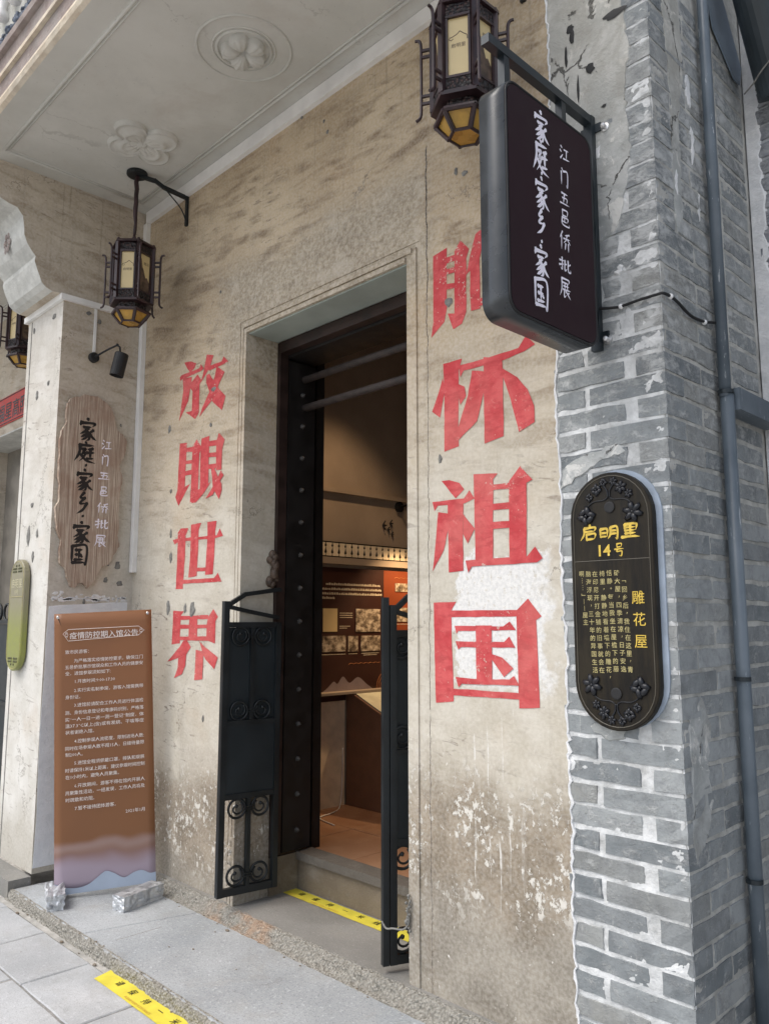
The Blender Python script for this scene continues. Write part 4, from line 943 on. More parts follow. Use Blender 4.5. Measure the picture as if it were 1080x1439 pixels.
build('outer_brickwork', far, M['brick_side'], bw, kind='stuff')
bm = bmesh.new(); pr = None; z = 0
while z < 5:
    w = .02 + abs(rnd.gauss(0, .012)); c = (bm.verts.new((-1.150, .8262, z)), bm.verts.new((-1.150 + w + .02, .822, z)), bm.verts.new((-1.150 + w + .03, .832, z)))
    if pr:
        for q in range(2): bm.faces.new((pr[q], pr[q+1], c[q+1], c[q]))
    pr = c; z += rnd.uniform(.015,.04)
build('lime_seam', bm, M['lime'], bw)

# ================================================================== DOORWAY
fr = thing('door_frame', 'dark timber door frame with two horizontal transom bars in the main doorway', 'door frame')
for x0, x1 in ((-3.56, -3.482), (-2.325, -2.29)):
    boxm('post', (x0, x1, 0.199, 0.255, 0.20, 2.946), M['rwood'], fr, 0.004)
boxm('head_board', (-3.481, -2.326, 0.199, 0.255, 2.885, 2.946), M['rwood'], fr, 0.004)
boxm('head_beam', (-3.56, -2.29, 0.257, 0.465, 2.87, 2.946), M['dwood'], fr, 0.004)
for zz in (2.765, 2.598):
    bm = bmesh.new(); tube(bm, [(-3.52, .371, zz), (-2.33, .371, zz)], 0.021, 12); o = build('transom_bar', bm, M['bwood'], fr, smooth=True)
dl = thing('studded_door_leaf', 'black timber door leaf with iron studs folded against the left jamb', 'door', (-3.488, 0.262, 0.205))
boxm('board', (-0.03, 0.008, 0.0, 0.185, 0.0, 2.65), M['dwood'], dl, 0.004)
me = None
for k in range(14):
    if me is None:
        bm = bmesh.new(); lathe(bm, [(.016,0),(.013,.008),(.004,.02),(.001,.024)], (0,0,0), 6, (1,0,0)); o = build('iron_stud', bm, plain('dull_iron_stud', (.055,.052,.05), .5, .3), dl); me = o.data
    else: o = link(bpy.data.objects.new('iron_stud', me)); o.parent = dl
    o.location = (0.008, 0.095, 0.10 + k*0.182)
# back side of jamb
boxm('inner_jamb', (-3.62, -3.53, 0.502, 0.56, 0.0, 3.0), M['dwood'], fr, 0)
# carved block on the jamb
cb = thing('carved_jamb_block', 'small brown carved wooden block fixed on the left door jamb', 'ornament', (-3.495, 0.185, 1.58))
bm = bmesh.new(); rnd = random.Random(3)
for k in range(12):
    bmesh.ops.create_icosphere(bm, subdivisions=2, radius=rnd.uniform(.016,.026), matrix=Matrix.Translation((rnd.uniform(-.004,.012), rnd.uniform(-.022,.018), .015 + k*.0145)) @ Matrix.Diagonal((1, 1, rnd.uniform(.8,1.5), 1)))
build('carving', bm, plain('carved_brown_wood', (.085,.058,.042), .6, var=.4, sc=40, bump=.004), cb, smooth=True)
th = thing('stone_threshold', 'raised stone threshold with worn lip at the foot of the doorway', 'step')
boxm('riser', (-3.495, -2.315, 0.385, 0.475, 0.001, 0.147), M['threshold'], th, 0.004)
boxm('lip', (-3.495, -2.315, 0.365, 0.475, 0.152, 0.192), stone_mat('dark_worn_lip', (.105,.093,.078), (.175,.155,.13), .7, .5), th, 0.007)
boxm('jamb_foot', (-3.60, -3.497, 0.199, 0.385, 0.0, 0.185), M['threshold'], th, 0.006)

# gates ------------------------------------------------------------
def gate(label, hinge, free, flip):
    g = thing('iron_gate', label, 'gate', (hinge[0], hinge[1], 0.062 if hinge[0] < -3 else 0.03), 'black iron half gates of the doorway', math.atan2(free[1]-hinge[1], free[0]-hinge[0]))
    Wd = math.hypot(free[0]-hinge[0], free[1]-hinge[1])   # local x from hinge (0) to free end (Wd)
    s = flip; t = .013
    def P(x, y, z): return (x, y*s, z - .03)
    def B(name, x0, x1, z0, z1, y0=-t, y1=t, mat=None, bev=.0015):
        bm = bmesh.new(); box(bm, x0, x1, min(y0*s, y1*s), max(y0*s, y1*s), z0-.03, z1-.03); return build(name, bm, mat or M['iron'], g, bevel=bev)
    B('post', Wd-.030, Wd, .03, 1.468, -.016, .016); B('post', 0, .028, .03, 1.36, -.016, .016)
    for a, b in ((.03, .066), (.485, .512), (.845, .868), (1.335, 1.362)): B('rail', .029, Wd-.031, a, b)
    B('sheet', .029, Wd-.031, .5125, .8445, -.008, .010, M['iron_panel']); B('sheet', .029, Wd-.031, .8685, 1.3345, .004, .010, M['iron_panel'])
    m = Wd/2
    B('centre_bar', m-.010, m+.010, .067, .484); B('centre_bar', m-.010, m+.010, .869, 1.334)
    bm = bmesh.new(); bar(bm, P(Wd-.03, 0, 1.45), P(Wd*.62, 0, 1.508), .022, .024, (0,1,0)); bar(bm, P(Wd*.63, 0, 1.505), P(0.0, 0, 1.535), .022, .024, (0,1,0)); build('curved_top_bar', bm, M['iron'], g)
    bm = bmesh.new(); bar(bm, P(Wd-.03, .0, 1.44), P(Wd*.55, 0, 1.415), .020, .024, (0,1,0)); bar(bm, P(Wd*.56, .0, 1.416), P(0.01, 0, 1.385), .020, .026, (0,1,0)); build('lower_top_bar', bm, M['iron'], g)
    R = .046
    for zz in (1.29, .915, .438, .118):
        for sx in (-1, 1):
            bm = bmesh.new(); cx = m + sx*(R+.018)
            torus(bm, P(cx, -.004, zz), R, .0065, (1,0,0), (0,0,1), 22, 6)
            pts = [P(cx + sx*R*(1-.045*q)*.78*math.cos(q*.42+2.2), -.004, zz + R*(1-.05*q)*.78*math.sin(q*.42+2.2)) for q in range(14)]
            tube(bm, pts, .0048, 6)
            bmesh.ops.create_icosphere(bm, subdivisions=1, radius=.011, matrix=Matrix.Translation(pts[-1]))
            build('scroll_ring', bm, M['iron'], g, smooth=True)
        bm = bmesh.new()
        for dz in (-.006, .006): bar(bm, P(m-.026, -.015, zz+dz), P(m+.026, -.015, zz+dz), .006, .006)
        build('scroll_tie', bm, M['iron'], g)
    return g, Wd
gate('left black iron half gate with scroll rings, swung out against the wall', (-3.452, 0.205), (-3.503, -0.118), -1)
g2, w2 = gate('right black iron half gate seen edge-on beside the right jamb', (-2.335, 0.235), (-2.436, 0.012), -1)
bm = bmesh.new(); box(bm, w2+.004, w2+.030, -.014, .014, 0.0, 1.47); build('closing_stile', bm, M['iron'], g2, bevel=.0015)
wt = bmesh.new()
ptsw = [(-2.445, -.02, .20), (-2.41, -.03, .185), (-2.37, -.03, .195), (-2.325, -.02, .20), (-2.30, -.014, .23), (-2.305, -.016, .27), (-2.295, -.014, .31)]
tube(wt, curve_pts([Vector(p) for p in ptsw], 4), .004, 6)
rnd = random.Random(8)
for k in range(14): bmesh.ops.create_icosphere(wt, subdivisions=1, radius=rnd.uniform(.005,.011), matrix=Matrix.Translation((-2.305 + rnd.uniform(-.012,.012), -.014, .20 + k*.010)))
tag(build('tie_wire', wt, M['grey_dab'], smooth=True), 'crumpled grey tie wire between the right gate and the wall', 'wire')

# ================================================================== INTERIOR
fl = thing('indoor_floor', 'terracotta tiled floor of the room behind the doorway', 'floor'); fl['kind'] = 'structure'; del fl['category']
boxm('tile_bed', (-4.6, -1.65, 0.478, 5.2, 0.0, 0.158), M['dwood'], fl, 0)
bm = bmesh.new(); box(bm, 0.003, 0.457, 0.003, 0.457, 0, 0.02); bmesh.ops.bevel(bm, geom=bm.edges[:], offset=.003, segments=1, affect='EDGES'); tm = bpy.data.meshes.new('floor_tile'); bm.to_mesh(tm); bm.free(); tm.materials.append(M['tile'])
for i in range(6):
    for k in range(10):
        put(tm, (-4.6 + i*.46, .478 + k*.46, .152 + random.uniform(-.001,.001)), 0, fl, 'floor_tile')
room = thing('exhibition_room', 'dim cream walls and dark timber ceiling of the exhibition room inside', 'room'); room['kind'] = 'structure'; del room['category']
boxm('side_wall', (-4.40, -4.20, 0.5, 5.2, 0.17, 3.75), M['in_wall'], room, 0)
boxm('end_wall', (-4.40, -1.65, 5.0, 5.2, 0.17, 3.75), M['in_wall'], room, 0)
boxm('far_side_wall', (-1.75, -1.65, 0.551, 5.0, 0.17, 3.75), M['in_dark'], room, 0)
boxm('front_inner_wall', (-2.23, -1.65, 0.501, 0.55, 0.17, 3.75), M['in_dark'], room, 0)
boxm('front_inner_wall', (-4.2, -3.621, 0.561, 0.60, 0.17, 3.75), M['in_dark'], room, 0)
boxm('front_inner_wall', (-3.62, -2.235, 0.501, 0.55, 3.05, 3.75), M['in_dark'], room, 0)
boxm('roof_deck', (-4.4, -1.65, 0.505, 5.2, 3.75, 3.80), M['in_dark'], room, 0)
for k in range(14):
    boxm('ceiling_beam', (-4.2, -1.75, .62 + k*.32, .70 + k*.32, 3.65, 3.748), M['rwood'], room, 0.003)
boxm('picture_rail', (-4.199, -4.17, 0.6, 5.0, 2.29, 2.32), M['in_wall'], room, 0.004)
# exhibition wall
ex = thing('exhibition_panel', 'dark red exhibition panel with old photographs and pale hills indoors', 'display panel')
boxm('backing', (-4.199, -4.185, 0.70, 3.6, 0.915, 1.765), M['exh'], ex, 0)
boxm('cornice', (-4.199, -4.165, 0.70, 3.6, 1.790, 1.835), M['in_wall'], ex, 0.003)
boxm('frieze_ground', (-4.199, -4.188, 0.70, 3.6, 1.836, 1.945), M['ink'], ex, 0)
vm = None
def c5(x, y): return onX(430 + x/4.8, 680 + y/4.8, -4.183)
for k in range(34):
    yb = .80 + k*.0605
    prf = [(-.020,0),(.020,0),(.021,.012),(.013,.022),(.019,.045),(.021,.058),(.014,.070),(.020,.082),(.020,.090),(-.020,.090),(-.020,.082),(-.014,.070),(-.021,.058),(-.019,.045),(-.013,.022),(-.021,.012)]
    if vm is None:
        bm = bmesh.new(); prism(bm, [Vector((0, a*1.28, b)) for a, b in prf], (.006, 0, 0)); fix_normals(bm); o = build('frieze_baluster', bm, M['exh_txt'], ex); vm = o.data
    else: o = link(bpy.data.objects.new('frieze_baluster', vm)); o.parent = ex
    o.location = (-4.1878, yb, 1.845)
for i, (a, b, c, d) in enumerate(((113,840,208,997),(335,843,497,997),(108,1027,265,1130),(283,1027,348,1130),(368,1025,497,1125),(600,835,720,930),(600,670,720,730))):
    p, q = c5(a, b), c5(c, d); y0, y1 = p.y, q.y; z1 = (p.z+c5(a,b).z)/2; z0 = q.z
    boxm('photograph', (-4.1845, -4.180, y0, y1, z0, z1), M['cream'] if i == 0 else photo_mat('old_photo', i*3+1), ex, 0)
bm = bmesh.new(); rnd = random.Random(4)
def marks(bm, y0, y1, z, h):
    y = y0
    while y < y1:
        w = rnd.uniform(.6, .9)*h; box(bm, -4.1845, -4.1835, y, y+w*.35, z, z+h*rnd.uniform(.7,1)); box(bm, -4.1845, -4.1835, y+w*.5, y+w*.8, z, z+h*rnd.uniform(.5,1)); y += w*1.25
for zz, a, b in ((1.643,1.14,1.65),(1.610,1.11,1.66),(1.578,1.11,1.66),(1.548,1.11,1.22)): marks(bm, a, b, zz, .017)
for zz, a, b in ((1.45,1.265,1.385),(1.435,1.265,1.385),(1.420,1.265,1.385),(1.36,1.265,1.36),(1.347,1.265,1.33),(1.170,1.11,1.32),(1.170,1.35,1.43),(1.170,1.47,1.64),(1.158,1.49,1.62),(1.372,1.815,1.95),(1.170,1.82,2.4)): marks(bm, a, b, zz, .006)
build('printed_text', bm, M['exh_txt'], ex, kind='stuff')
def hill(pts, mat, off, nm='printed_hills'):
    bm = bmesh.new(); P = curve_pts([Vector((0, a, b)) for a, b in pts], 8); P = [Vector((-4.1848+off, p.y, p.z)) for p in P] + [Vector((-4.1848+off, pts[-1][0], .918)), Vector((-4.1848+off, pts[0][0], .918))]
    prism(bm, P, (.001, 0, 0)); fix_normals(bm); return build(nm, bm, mat, ex)
hill([(1.11,.922),(1.16,.95),(1.215,.99),(1.25,.975),(1.30,1.02),(1.36,.975),(1.44,1.01),(1.52,.96),(1.58,.925)], M['exh_grey'], .0005)
hill([(2.0,.922),(2.15,.98),(2.3,.96),(2.45,1.03),(2.6,.97),(2.8,.922)], M['exh_grey'], .0005)
bm = bmesh.new()
for k in range(5): torus(bm, (-4.184, 1.76, .918), .07+.018*k, .002, (0,1,0), (0,0,1), 20, 4, 0, PI)
for s0, zz in ((1.35, 1.10), (1.80, 1.71)):
    tube(bm, [(-4.184, s0 + .012*q, zz + .008*abs(math.sin(q*.8))) for q in range(26)], .0018, 4)
build('printed_lines', bm, plain('print_orange_line', (.50,.20,.08), .5), ex)
boxm('orange_glow_field', (-4.1849, -4.1843, 1.69, 3.59, 1.10, 1.764), M['exh_o'], ex, 0)  # orange decor, also painting the glow under the spot
# display case
dc = thing('display_case', 'brown display case with slanted pale top coloured as lit glass below the exhibition panel', 'display case')
bm = bmesh.new(); prism(bm, [Vector((x, 1.33, z)) for x, z in ((-4.183,.17),(-4.183,.908),(-4.12,.908),(-3.62,.70),(-3.62,.17))], (0, 1.9, 0)); fix_normals(bm); build('cabinet', bm, M['case'], dc, bevel=.003)
bm = bmesh.new(); d = Vector((.5, 0, -.208)).normalized(); n = Vector((.208, 0, .5)).normalized()
a = Vector((-4.12, 1.345, .908)) + n*.004 + d*.02; prism(bm, [a, a + d*.50, a + d*.50 + Vector((0,1.85,0)), a + Vector((0,1.85,0))], n*.004); fix_normals(bm); build('glass_top', bm, M['case_top'], dc)
boxm('back_ledge', (-4.19, -4.10, 0.80, 3.2, .909, .925), M['in_wall'], dc, .002)
wc = thing('low_wall_cabinet', 'low cream cabinet left of the brown display case indoors', 'cabinet')
boxm('body', (-4.199, -4.185, 0.62, 1.32, .172, .86), plain('lit_cream_board', (.74,.62,.45), .8), wc, .003); boxm('top_board', (-4.199, -4.175, 0.62, 1.32, .862, .905), M['exh'], wc, .002)  # cream board made paler in place of light falling on it
# floor cord indoors
bm = bmesh.new(); tube(bm, curve_pts([Vector(p) for p in ((-4.17,1.29,.55),(-4.165,1.28,.30),(-4.14,1.24,.178),(-4.05,1.10,.178),(-4.0,.95,.178),(-3.8,.9,.178))], 6), .004, 6)
tag(build('indoor_cable', bm, M['white'], smooth=True), 'thin white cord running down to the indoor tiles', 'cord')
# wall spot that lights the panel
ws = thing('gallery_spotlight', 'small black wall spotlight above the exhibition panel indoors', 'spotlight', (-4.2, 1.86, 2.25))
bm = bmesh.new(); lathe(bm, [(.04,0),(.04,.02)], (0,0,0), 16, (1,0,0)); build('wall_disc', bm, M['black'], ws, smooth=False)
bm = bmesh.new(); tube(bm, [(.01,0,0),(.26,.02,.03),(.40,.02,.03)], .008, 8); build('arm', bm, M['black'], ws, smooth=True)
bm = bmesh.new(); lathe(bm, [(.035,0),(.035,.10),(.030,.10),(.030,.095)], (.42,.02,.03), 14, (-.45,-.12,-1)); build('head', bm, M['black'], ws)
ll = bpy.data.lights.new('gallery_spot_light', 'SPOT'); ll.energy = 34; ll.color = (1, .66, .36); ll.spot_size = rad(88); ll.spot_blend = .8; ll.shadow_soft_size = .03
lo = bpy.data.objects.new('gallery_spot_light', ll); COL.objects.link(lo); lo.location = (-3.80, 1.86, 2.15); lo.rotation_euler = Vector((-.30, -.06, -1)).to_track_quat('-Z', 'Y').to_euler()
# unseen downlights added to brighten the room and the cream plinth
for i, (x, y, e) in enumerate(((-3.55, 1.15, 36), (-3.0, 3.2, 12))):
    dlp = thing('added_downlight', ['added unseen warm downlight nearest the doorway indoors', 'added unseen warm downlight deeper in the room'][i], 'lamp', (x, y, 3.5), 'added indoor downlights')
    bm = bmesh.new(); lathe(bm, [(.045,0),(.045,.12),(.01,.13),(.006,.16)], (0,0,0), 16); build('shade', bm, M['black'], dlp)
    l2 = bpy.data.lights.new('downlight_fill', 'SPOT'); l2.energy = e; l2.color = (1, .66, .38); l2.spot_size = rad(92); l2.spot_blend = .6; l2.shadow_soft_size = .05
    o = bpy.data.objects.new('downlight_fill', l2); COL.objects.link(o); o.location = (x, y, 3.47)
bm = bmesh.new()
for q, (dy, dz, a) in enumerate(((0,0,.02),(.05,-.03,.012),(.075,.02,.015),(.09,-.06,.01))):
    for s in (-1, 0, 1): tube(bm, [(-4.195, 1.69+dy, 2.10+dz), (-4.185, 1.69+dy+a*1.6*math.cos(s), 2.10+dz+a*1.8*math.sin(s*1.2))], .005, 5)
tag(build('wall_ornament', bm, M['black']), 'small black bird-shaped ornaments on the indoor wall above the frieze', 'ornament')

# ================================================================== LANTERNS
def lantern(label, x, y, z, rot):
    L = thing('palace_lantern', label, 'lantern', (x, y, z), 'hanging hexagonal lanterns', rot)
    R = .118; Hh = .345
    def hx(r, k): return Vector((r*math.cos(PI/6 + k*PI/3), r*math.sin(PI/6 + k*PI/3), 0))
    def hexring(r0, r1, z0, z1):
        bm = bmesh.new(); a = [bm.verts.new(hx(r0, k) + Vector((0,0,z0))) for k in range(6)]; b = [bm.verts.new(hx(r1, k) + Vector((0,0,z1))) for k in range(6)]
        for k in range(6): bm.faces.new((a[k], a[(k+1)%6], b[(k+1)%6], b[k]))
        bm.faces.new(a[::-1]); bm.faces.new(b); return bm
    build('top_plate', hexring(R+.016, R+.012, Hh, Hh+.016), M['lantern'], L, bevel=.003)
    build('bottom_plate', hexring(R+.010, R+.012, -.012, .002), M['lantern'], L, bevel=.002)
    for k in range(6):
        p = hx(R, k); bm = bmesh.new(); bar(bm, p + Vector((0,0,0)), p + Vector((0,0,Hh)), .022, .022, (p.x, p.y, 0)); build('corner_post', bm, M['lantern'], L, bevel=.002)
        a, b = hx(R-.004, k), hx(R-.004, (k+1)%6); m = (a+b)/2; e = (b-a).normalized(); n = m.normalized(); hw = (b-a).length/2 - .012
        def quad(z0, z1, off, w=hw, t=.004):
            bm = bmesh.new(); prism(bm, [m + e*sx*w + n*off + Vector((0,0,zz)) for sx, zz in ((-1,z0),(1,z0),(1,z1),(-1,z1))], n*t); fix_normals(bm); return bm
        pane = build('pane', quad(.058, Hh-.058, -.006, hw-.004), M['cream'], L)
        build('carved_band', quad(.006, .050, -.002, hw, .008), M['carved'], L); build('carved_band', quad(Hh-.050, Hh-.006, -.002, hw, .008), M['carved'], L)
        for z0, z1 in ((.050, .059), (Hh-.059, Hh-.050)): build('pane_rail', quad(z0, z1, -.004, hw, .013), M['lantern'], L)
        for sx in (-1, 1):
            bm = bmesh.new(); bar(bm, m + e*sx*(hw-.004) + n*.002 + Vector((0,0,.05)), m + e*sx*(hw-.004) + n*.002 + Vector((0,0,Hh-.05)), .008, .010, n); build('pane_stile', bm, M['lantern'], L)
        # scroll brackets at each corner
        bm = bmesh.new(); dr = p.normalized()
        q = lambda r, zz: dr*(R + r) + Vector((0,0,zz))
        tube(bm, curve_pts([q(.066, -.022), q(.052, -.012), q(.046, .012), q(.045, .10), q(.045, .22), q(.046, .285), q(.054, .305), q(.068, .308)], 4), .0062, 6)
        for zz in (.045, .075, .235, .262): bar(bm, q(.006, zz), q(.044, zz), .009, .010)
        build('scroll_bracket', bm, M['lantern'], L, smooth=False)
        bm = bmesh.new(); bmesh.ops.create_icosphere(bm, subdivisions=1, radius=.010, matrix=Matrix.Translation(p + Vector((0,0,Hh+.020)))); build('finial', bm, M['lantern'], L, smooth=True)
        # printed logo / ink landscape
        def pp(s, h): return m + e*s + n*(-.0014) + Vector((0,0,h))
        if k % 2 == 1:
            bm = bmesh.new(); T = lambda P, w: [bar(bm, pp(*a), pp(*b), w, .0008, n) for a, b in zip(P, P[1:])]
            T([(-.034,.205),(-.030,.212),(-.020,.214),(-.004,.222),(.006,.232),(.018,.222),(.032,.212),(.033,.197)], .0026); T([(-.034,.205),(-.026,.200),(-.018,.206)], .002)
            build('printed_logo', bm, M['picture'], pane)
            text('lettering', '启明里', M['picture'], pane, pp(0, .172), e, (0,0,1), .018, 'CENTER', 0.0)
        else:
            bm = bmesh.new(); f = bm.faces.new([bm.verts.new(pp(s, h)) for s, h in ((-.040,.062),(.036,.062),(.036,.125),(.020,.150),(.008,.145),(-.006,.190),(-.016,.205),(-.026,.255),(-.040,.275))]); f.normal_update(); bmesh.ops.triangulate(bm, faces=[f], ngon_method='EAR_CLIP'); build('ink_landscape', bm, M['picture'], pane)
            text('lettering', '雕花', M['picture'], pane, pp(.012, .225), e, (0,0,1), .020, 'CENTER', 0.0)
    build('lower_band', hexring(R-.030, R-.030, -.050, -.013), M['carved'], L); build('lower_plate', hexring(R-.006, R-.006, -.064, -.052), M['lantern'], L)
    for k in range(6):
        a0, b0 = hx(R-.035, k), hx(R-.035, (k+1)%6); a1, b1 = hx(R-.058, k), hx(R-.058, (k+1)%6)
        a2, b2 = hx(R-.008, k), hx(R-.008, (k+1)%6)
        bm = bmesh.new(); tube(bm, [a2 + Vector((0,0,-.058)), b2 + Vector((0,0,-.060))], .010, 6); tube(bm, [a2 + Vector((0,0,-.058)), a1 + Vector((0,0,-.118))], .010, 6); tube(bm, [a1 + Vector((0,0,-.118)), b1 + Vector((0,0,-.118))], .006, 6); build('lower_frame', bm, M['lantern'], L)
        bm = bmesh.new(); bm.faces.new([bm.verts.new(v) for v in (a2*.94 + Vector((0,0,-.060)), b2*.94 + Vector((0,0,-.060)), b1*.95 + Vector((0,0,-.117)), a1*.95 + Vector((0,0,-.117)))]); build('amber_pane', bm, M['amber'], L)
    bm = bmesh.new(); bm.faces.new([bm.verts.new(hx(R-.06, k) + Vector((0,0,-.1175))) for k in range(6)]); build('base_pane', bm, M['amber'], L)
    bm = bmesh.new(); lathe(bm, [(.012,Hh+.016),(.020,Hh+.03),(.010,Hh+.05),(.014,Hh+.07),(.006,Hh+.09)], (0,0,0), 10); build('top_knob', bm, M['lantern'], L, smooth=True)
    return L
def hanger(label, x, y, ztop, zbot, xb):
    h = thing('lantern_bracket', label, 'bracket', (0, 0, 0), 'black iron lantern brackets')
    bm = bmesh.new(); lathe(bm, [(.062,0),(.062,-.016),(.054,-.020)], (x, y, 4.098), 20); build('ceiling_disc', bm, M['iron'], h, smooth=False)
    bm = bmesh.new(); bar(bm, (xb, -.008, 3.83), (xb, -.008, 4.018), .022, .014, (0,1,0)); bar(bm, (xb, 0, 4.012), (xb, -.17, 4.02), .020, .022); bar(bm, (xb, -.165, 4.018), (x*.3 + xb*.7, -.22, 4.06), .020, .02); bar(bm, (x*.3+xb*.7, -.215, 4.055), (x, y, 4.085), .020, .022); build('arm', bm, M['iron'], h)
    bm = bmesh.new(); tube(bm, curve_pts([Vector((xb, -.010, 3.86)), Vector((xb, -.05, 3.93)), Vector((xb, -.14, 4.0)), Vector((xb, -.17, 4.02))], 6), .004, 6); build('brace', bm, M['iron'], h, smooth=True)
    bm = bmesh.new(); rnd = random.Random(2); pts = [Vector((x + rnd.uniform(-.003,.003), y + rnd.uniform(-.003,.003), ztop + (zbot-ztop)*i/9)) for i in range(10)]
    tube(bm, pts, [.013, .0145, .0145, .0135, .014, .0145, .013, .010, .011, .008], 8); build('cable_sleeve', bm, M['lantern'], h, smooth=True)
    return h
lantern('hexagonal rosewood lantern with cream panes hanging in the corner above the board', -4.29, -.30, 3.262, rad(-44))
hanger('black bracket holding the corner lantern', -4.29, -.30, 4.08, 3.69, -4.20)
lantern('hexagonal lantern behind the projecting lightbox sign, top of the photo', -1.725, -.30, 3.268, rad(-62))
hanger('black bracket holding the lantern behind the lightbox sign', -1.725, -.30, 4.08, 3.69, -1.66)
lantern('lantern half hidden behind the pier, far left', -5.99, -.30, 3.40, rad(-70))
hanger('black bracket holding the half-hidden far left lantern', -5.99, -.30, 4.08, 3.80, -5.95)

# ================================================================== TRIM, SPOTLIGHT AND BOARD ON THE PIER
bm = bmesh.new(); box(bm, -4.716, -4.672, -.030, -.001, 1.70, 4.02)
tag(build('cable_trunking', bm, M['white'], bevel=.003), 'vertical white cable trunking in the corner between pier and wall', 'trunking')
bm = bmesh.new(); box(bm, -4.719, -4.706, -.334, -.320, 3.04, 3.349)
tag(build('thin_conduit', bm, M['white'], bevel=.002), 'thin white conduit running from the ledge to the black spotlight', 'conduit')
sp = thing('wall_spotlight', 'black cylindrical spotlight on a bent arm above the wooden board', 'spotlight', (-4.72, -.328, 3.03))
bm = bmesh.new(); lathe(bm, [(.032,0),(.032,.022),(.026,.026)], (0,0,0), 20, (1,0,0)); build('wall_disc', bm, M['black'], sp)
bm = bmesh.new(); tube(bm, curve_pts([Vector((.02,.0,.0)), Vector((.10,.04,.035)), Vector((.17,.075,.06))], 6), .006, 8); tube(bm, [(.17,.075,.06),(.185,.085,.045),(.19,.088,.0)], .006, 8); build('arm', bm, M['black'], sp, smooth=True)
bm = bmesh.new(); bmesh.ops.create_icosphere(bm, subdivisions=2, radius=.010, matrix=Matrix.Translation((.17,.075,.06))); build('joint', bm, M['black'], sp, smooth=True)
bm = bmesh.new(); lathe(bm, [(.002,.002),(.040,0),(.042,.004),(.042,.145),(.036,.145),(.034,.12),(.002,.12)], (.195,.095,.002), 22, (-.10,-.16,-1)); build('head', bm, M['black'], sp)

bd = thing('wooden_name_board', 'bark-edged wooden board with black and white brush calligraphy on the pier', 'sign')
def c6(x, y, X): return onX(x/3.127, 400 + y/3.127, X)
outl = [(300,520),(312,500),(330,490),(350,494),(372,480),(400,487),(430,490),(452,508),(470,520),(492,545),(500,570),(508,605),(515,640),(540,660),(560,690),(552,725),(545,760),(530,785),(525,800),(535,830),(540,860),(530,900),(525,950),(522,1000),(525,1050),(518,1100),(525,1150),(500,1190),(480,1230),(455,1238),(440,1250),(425,1280),(410,1310),(385,1335),(365,1312),(345,1310),(330,1330),(310,1325),(295,1285),(285,1240),(262,1225),(262,1180),(268,1120),(256,1090),(250,1060),(245,980),(262,940),(262,880),(256,820),(262,750),(264,690),(270,640),(285,620),(295,600),(292,570)]
bm = bmesh.new(); P = [c6(x, y, -4.690) for x, y in outl]; rr = random.Random(1); Q = []
for a, b in zip(P, P[1:]+P[:1]):
    for k in range(3): q = a.lerp(b, k/3); Q.append(Vector((-4.716, q.y + rr.uniform(-.003,.003), q.z + rr.uniform(-.003,.003))))
prism(bm, Q, (.026, 0, 0)); fix_normals(bm); build('bark_board', bm, M['board'], bd, bevel=0.0)
def write(parent, name, fn, items, mat, w, X, label=None):
    for i, (ch, x0, y0, x1, y1) in enumerate(items):
        tl = fn((x0+x1)/2, y0, X); bl = fn((x0+x1)/2, y1, X); l = fn(x0, (y0+y1)/2, X); r = fn(x1, (y0+y1)/2, X)
        ex = Vector((0, r.y-l.y, 0)); ey = Vector((0, (bl.y-tl.y), -(tl.z-bl.z))); ey.y = 0
        o = Vector((X, (l.y), tl.z)); bm = bmesh.new(); brush(bm, ch, o, ex, ey, w, i)
        for f in bm.faces: f.normal_update()
        build(name, bm, mat, parent, label=label)
write(bd, 'black_brush_character', c6, [('家',342,588,425,688),('庭',328,692,420,782),('·',366,782,392,808),('家',328,812,410,908),('乡',335,912,392,1008),('·',352,1005,378,1031),('家',312,1043,397,1138),('国',308,1142,385,1228)], M['ink'], .024, -4.6895)
write(bd, 'white_brush_character', c6, [('江',448,683,492,728),('门',446,748,478,796),('五',432,825,482,858),('邑',436,888,472,928),('侨',425,960,476,1006),('批',418,1030,472,1072),('展',414,1100,466,1152)], M['sign_white'], .010, -4.6895)

# ================================================================== LIGHTBOX SIGN
sg = thing('lightbox_sign', 'dark rounded lightbox sign with white calligraphy projecting from the brick pillar', 'sign')
def c7(x, y, X): return onX(660 + x/3.127, 40 + y/3.127, X)
XF = -1.334; y0, y1, z0, z1, rc = -.590, -.100, 2.295, 3.045, .055
def rrect(y0, y1, z0, z1, r, X, n=7):
    out = []
    for cy, cz, a0 in ((y1-r, z1-r, 0), (y0+r, z1-r, PI/2), (y0+r, z0+r, PI), (y1-r, z0+r, 3*PI/2)):
        for k in range(n+1): a = a0 + PI/2*k/n; out.append(Vector((X, cy + r*math.cos(a), cz + r*math.sin(a))))
    return out
bm = bmesh.new(); prism(bm, rrect(y0, y1, z0, z1, rc, XF-.096), (.096, 0, 0)); fix_normals(bm); o = build('box_body', bm, M['boxpaint'], sg)
for f in o.data.polygons:
    if abs(f.normal.x) < .5: f.use_smooth = True
bm = bmesh.new(); prism(bm, rrect(y0+.012, y1-.012, z0+.012, z1-.012, rc-.010, XF+.0005), (.003, 0, 0)); fix_normals(bm); build('face_panel', bm, M['boxface'], sg)
bm = bmesh.new(); tube(bm, [p + Vector((.001,0,0)) for p in rrect(y0+.006, y1-.006, z0+.006, z1-.006, rc-.006, XF)], .0045, 6, closed=True); build('rim', bm, M['black'], sg, smooth=True)
items = [('家',277,365,343,500),('庭',277,492,343,635),('·',304,625,326,650),('家',280,655,345,796),('乡',290,798,332,908),('·',304,925,326,950),('家',279,953,344,1090),('国',280,1098,342,1226)]
write(sg, 'large_brush_character', c7, items, M['sign_white'], .0150, XF+.0040)
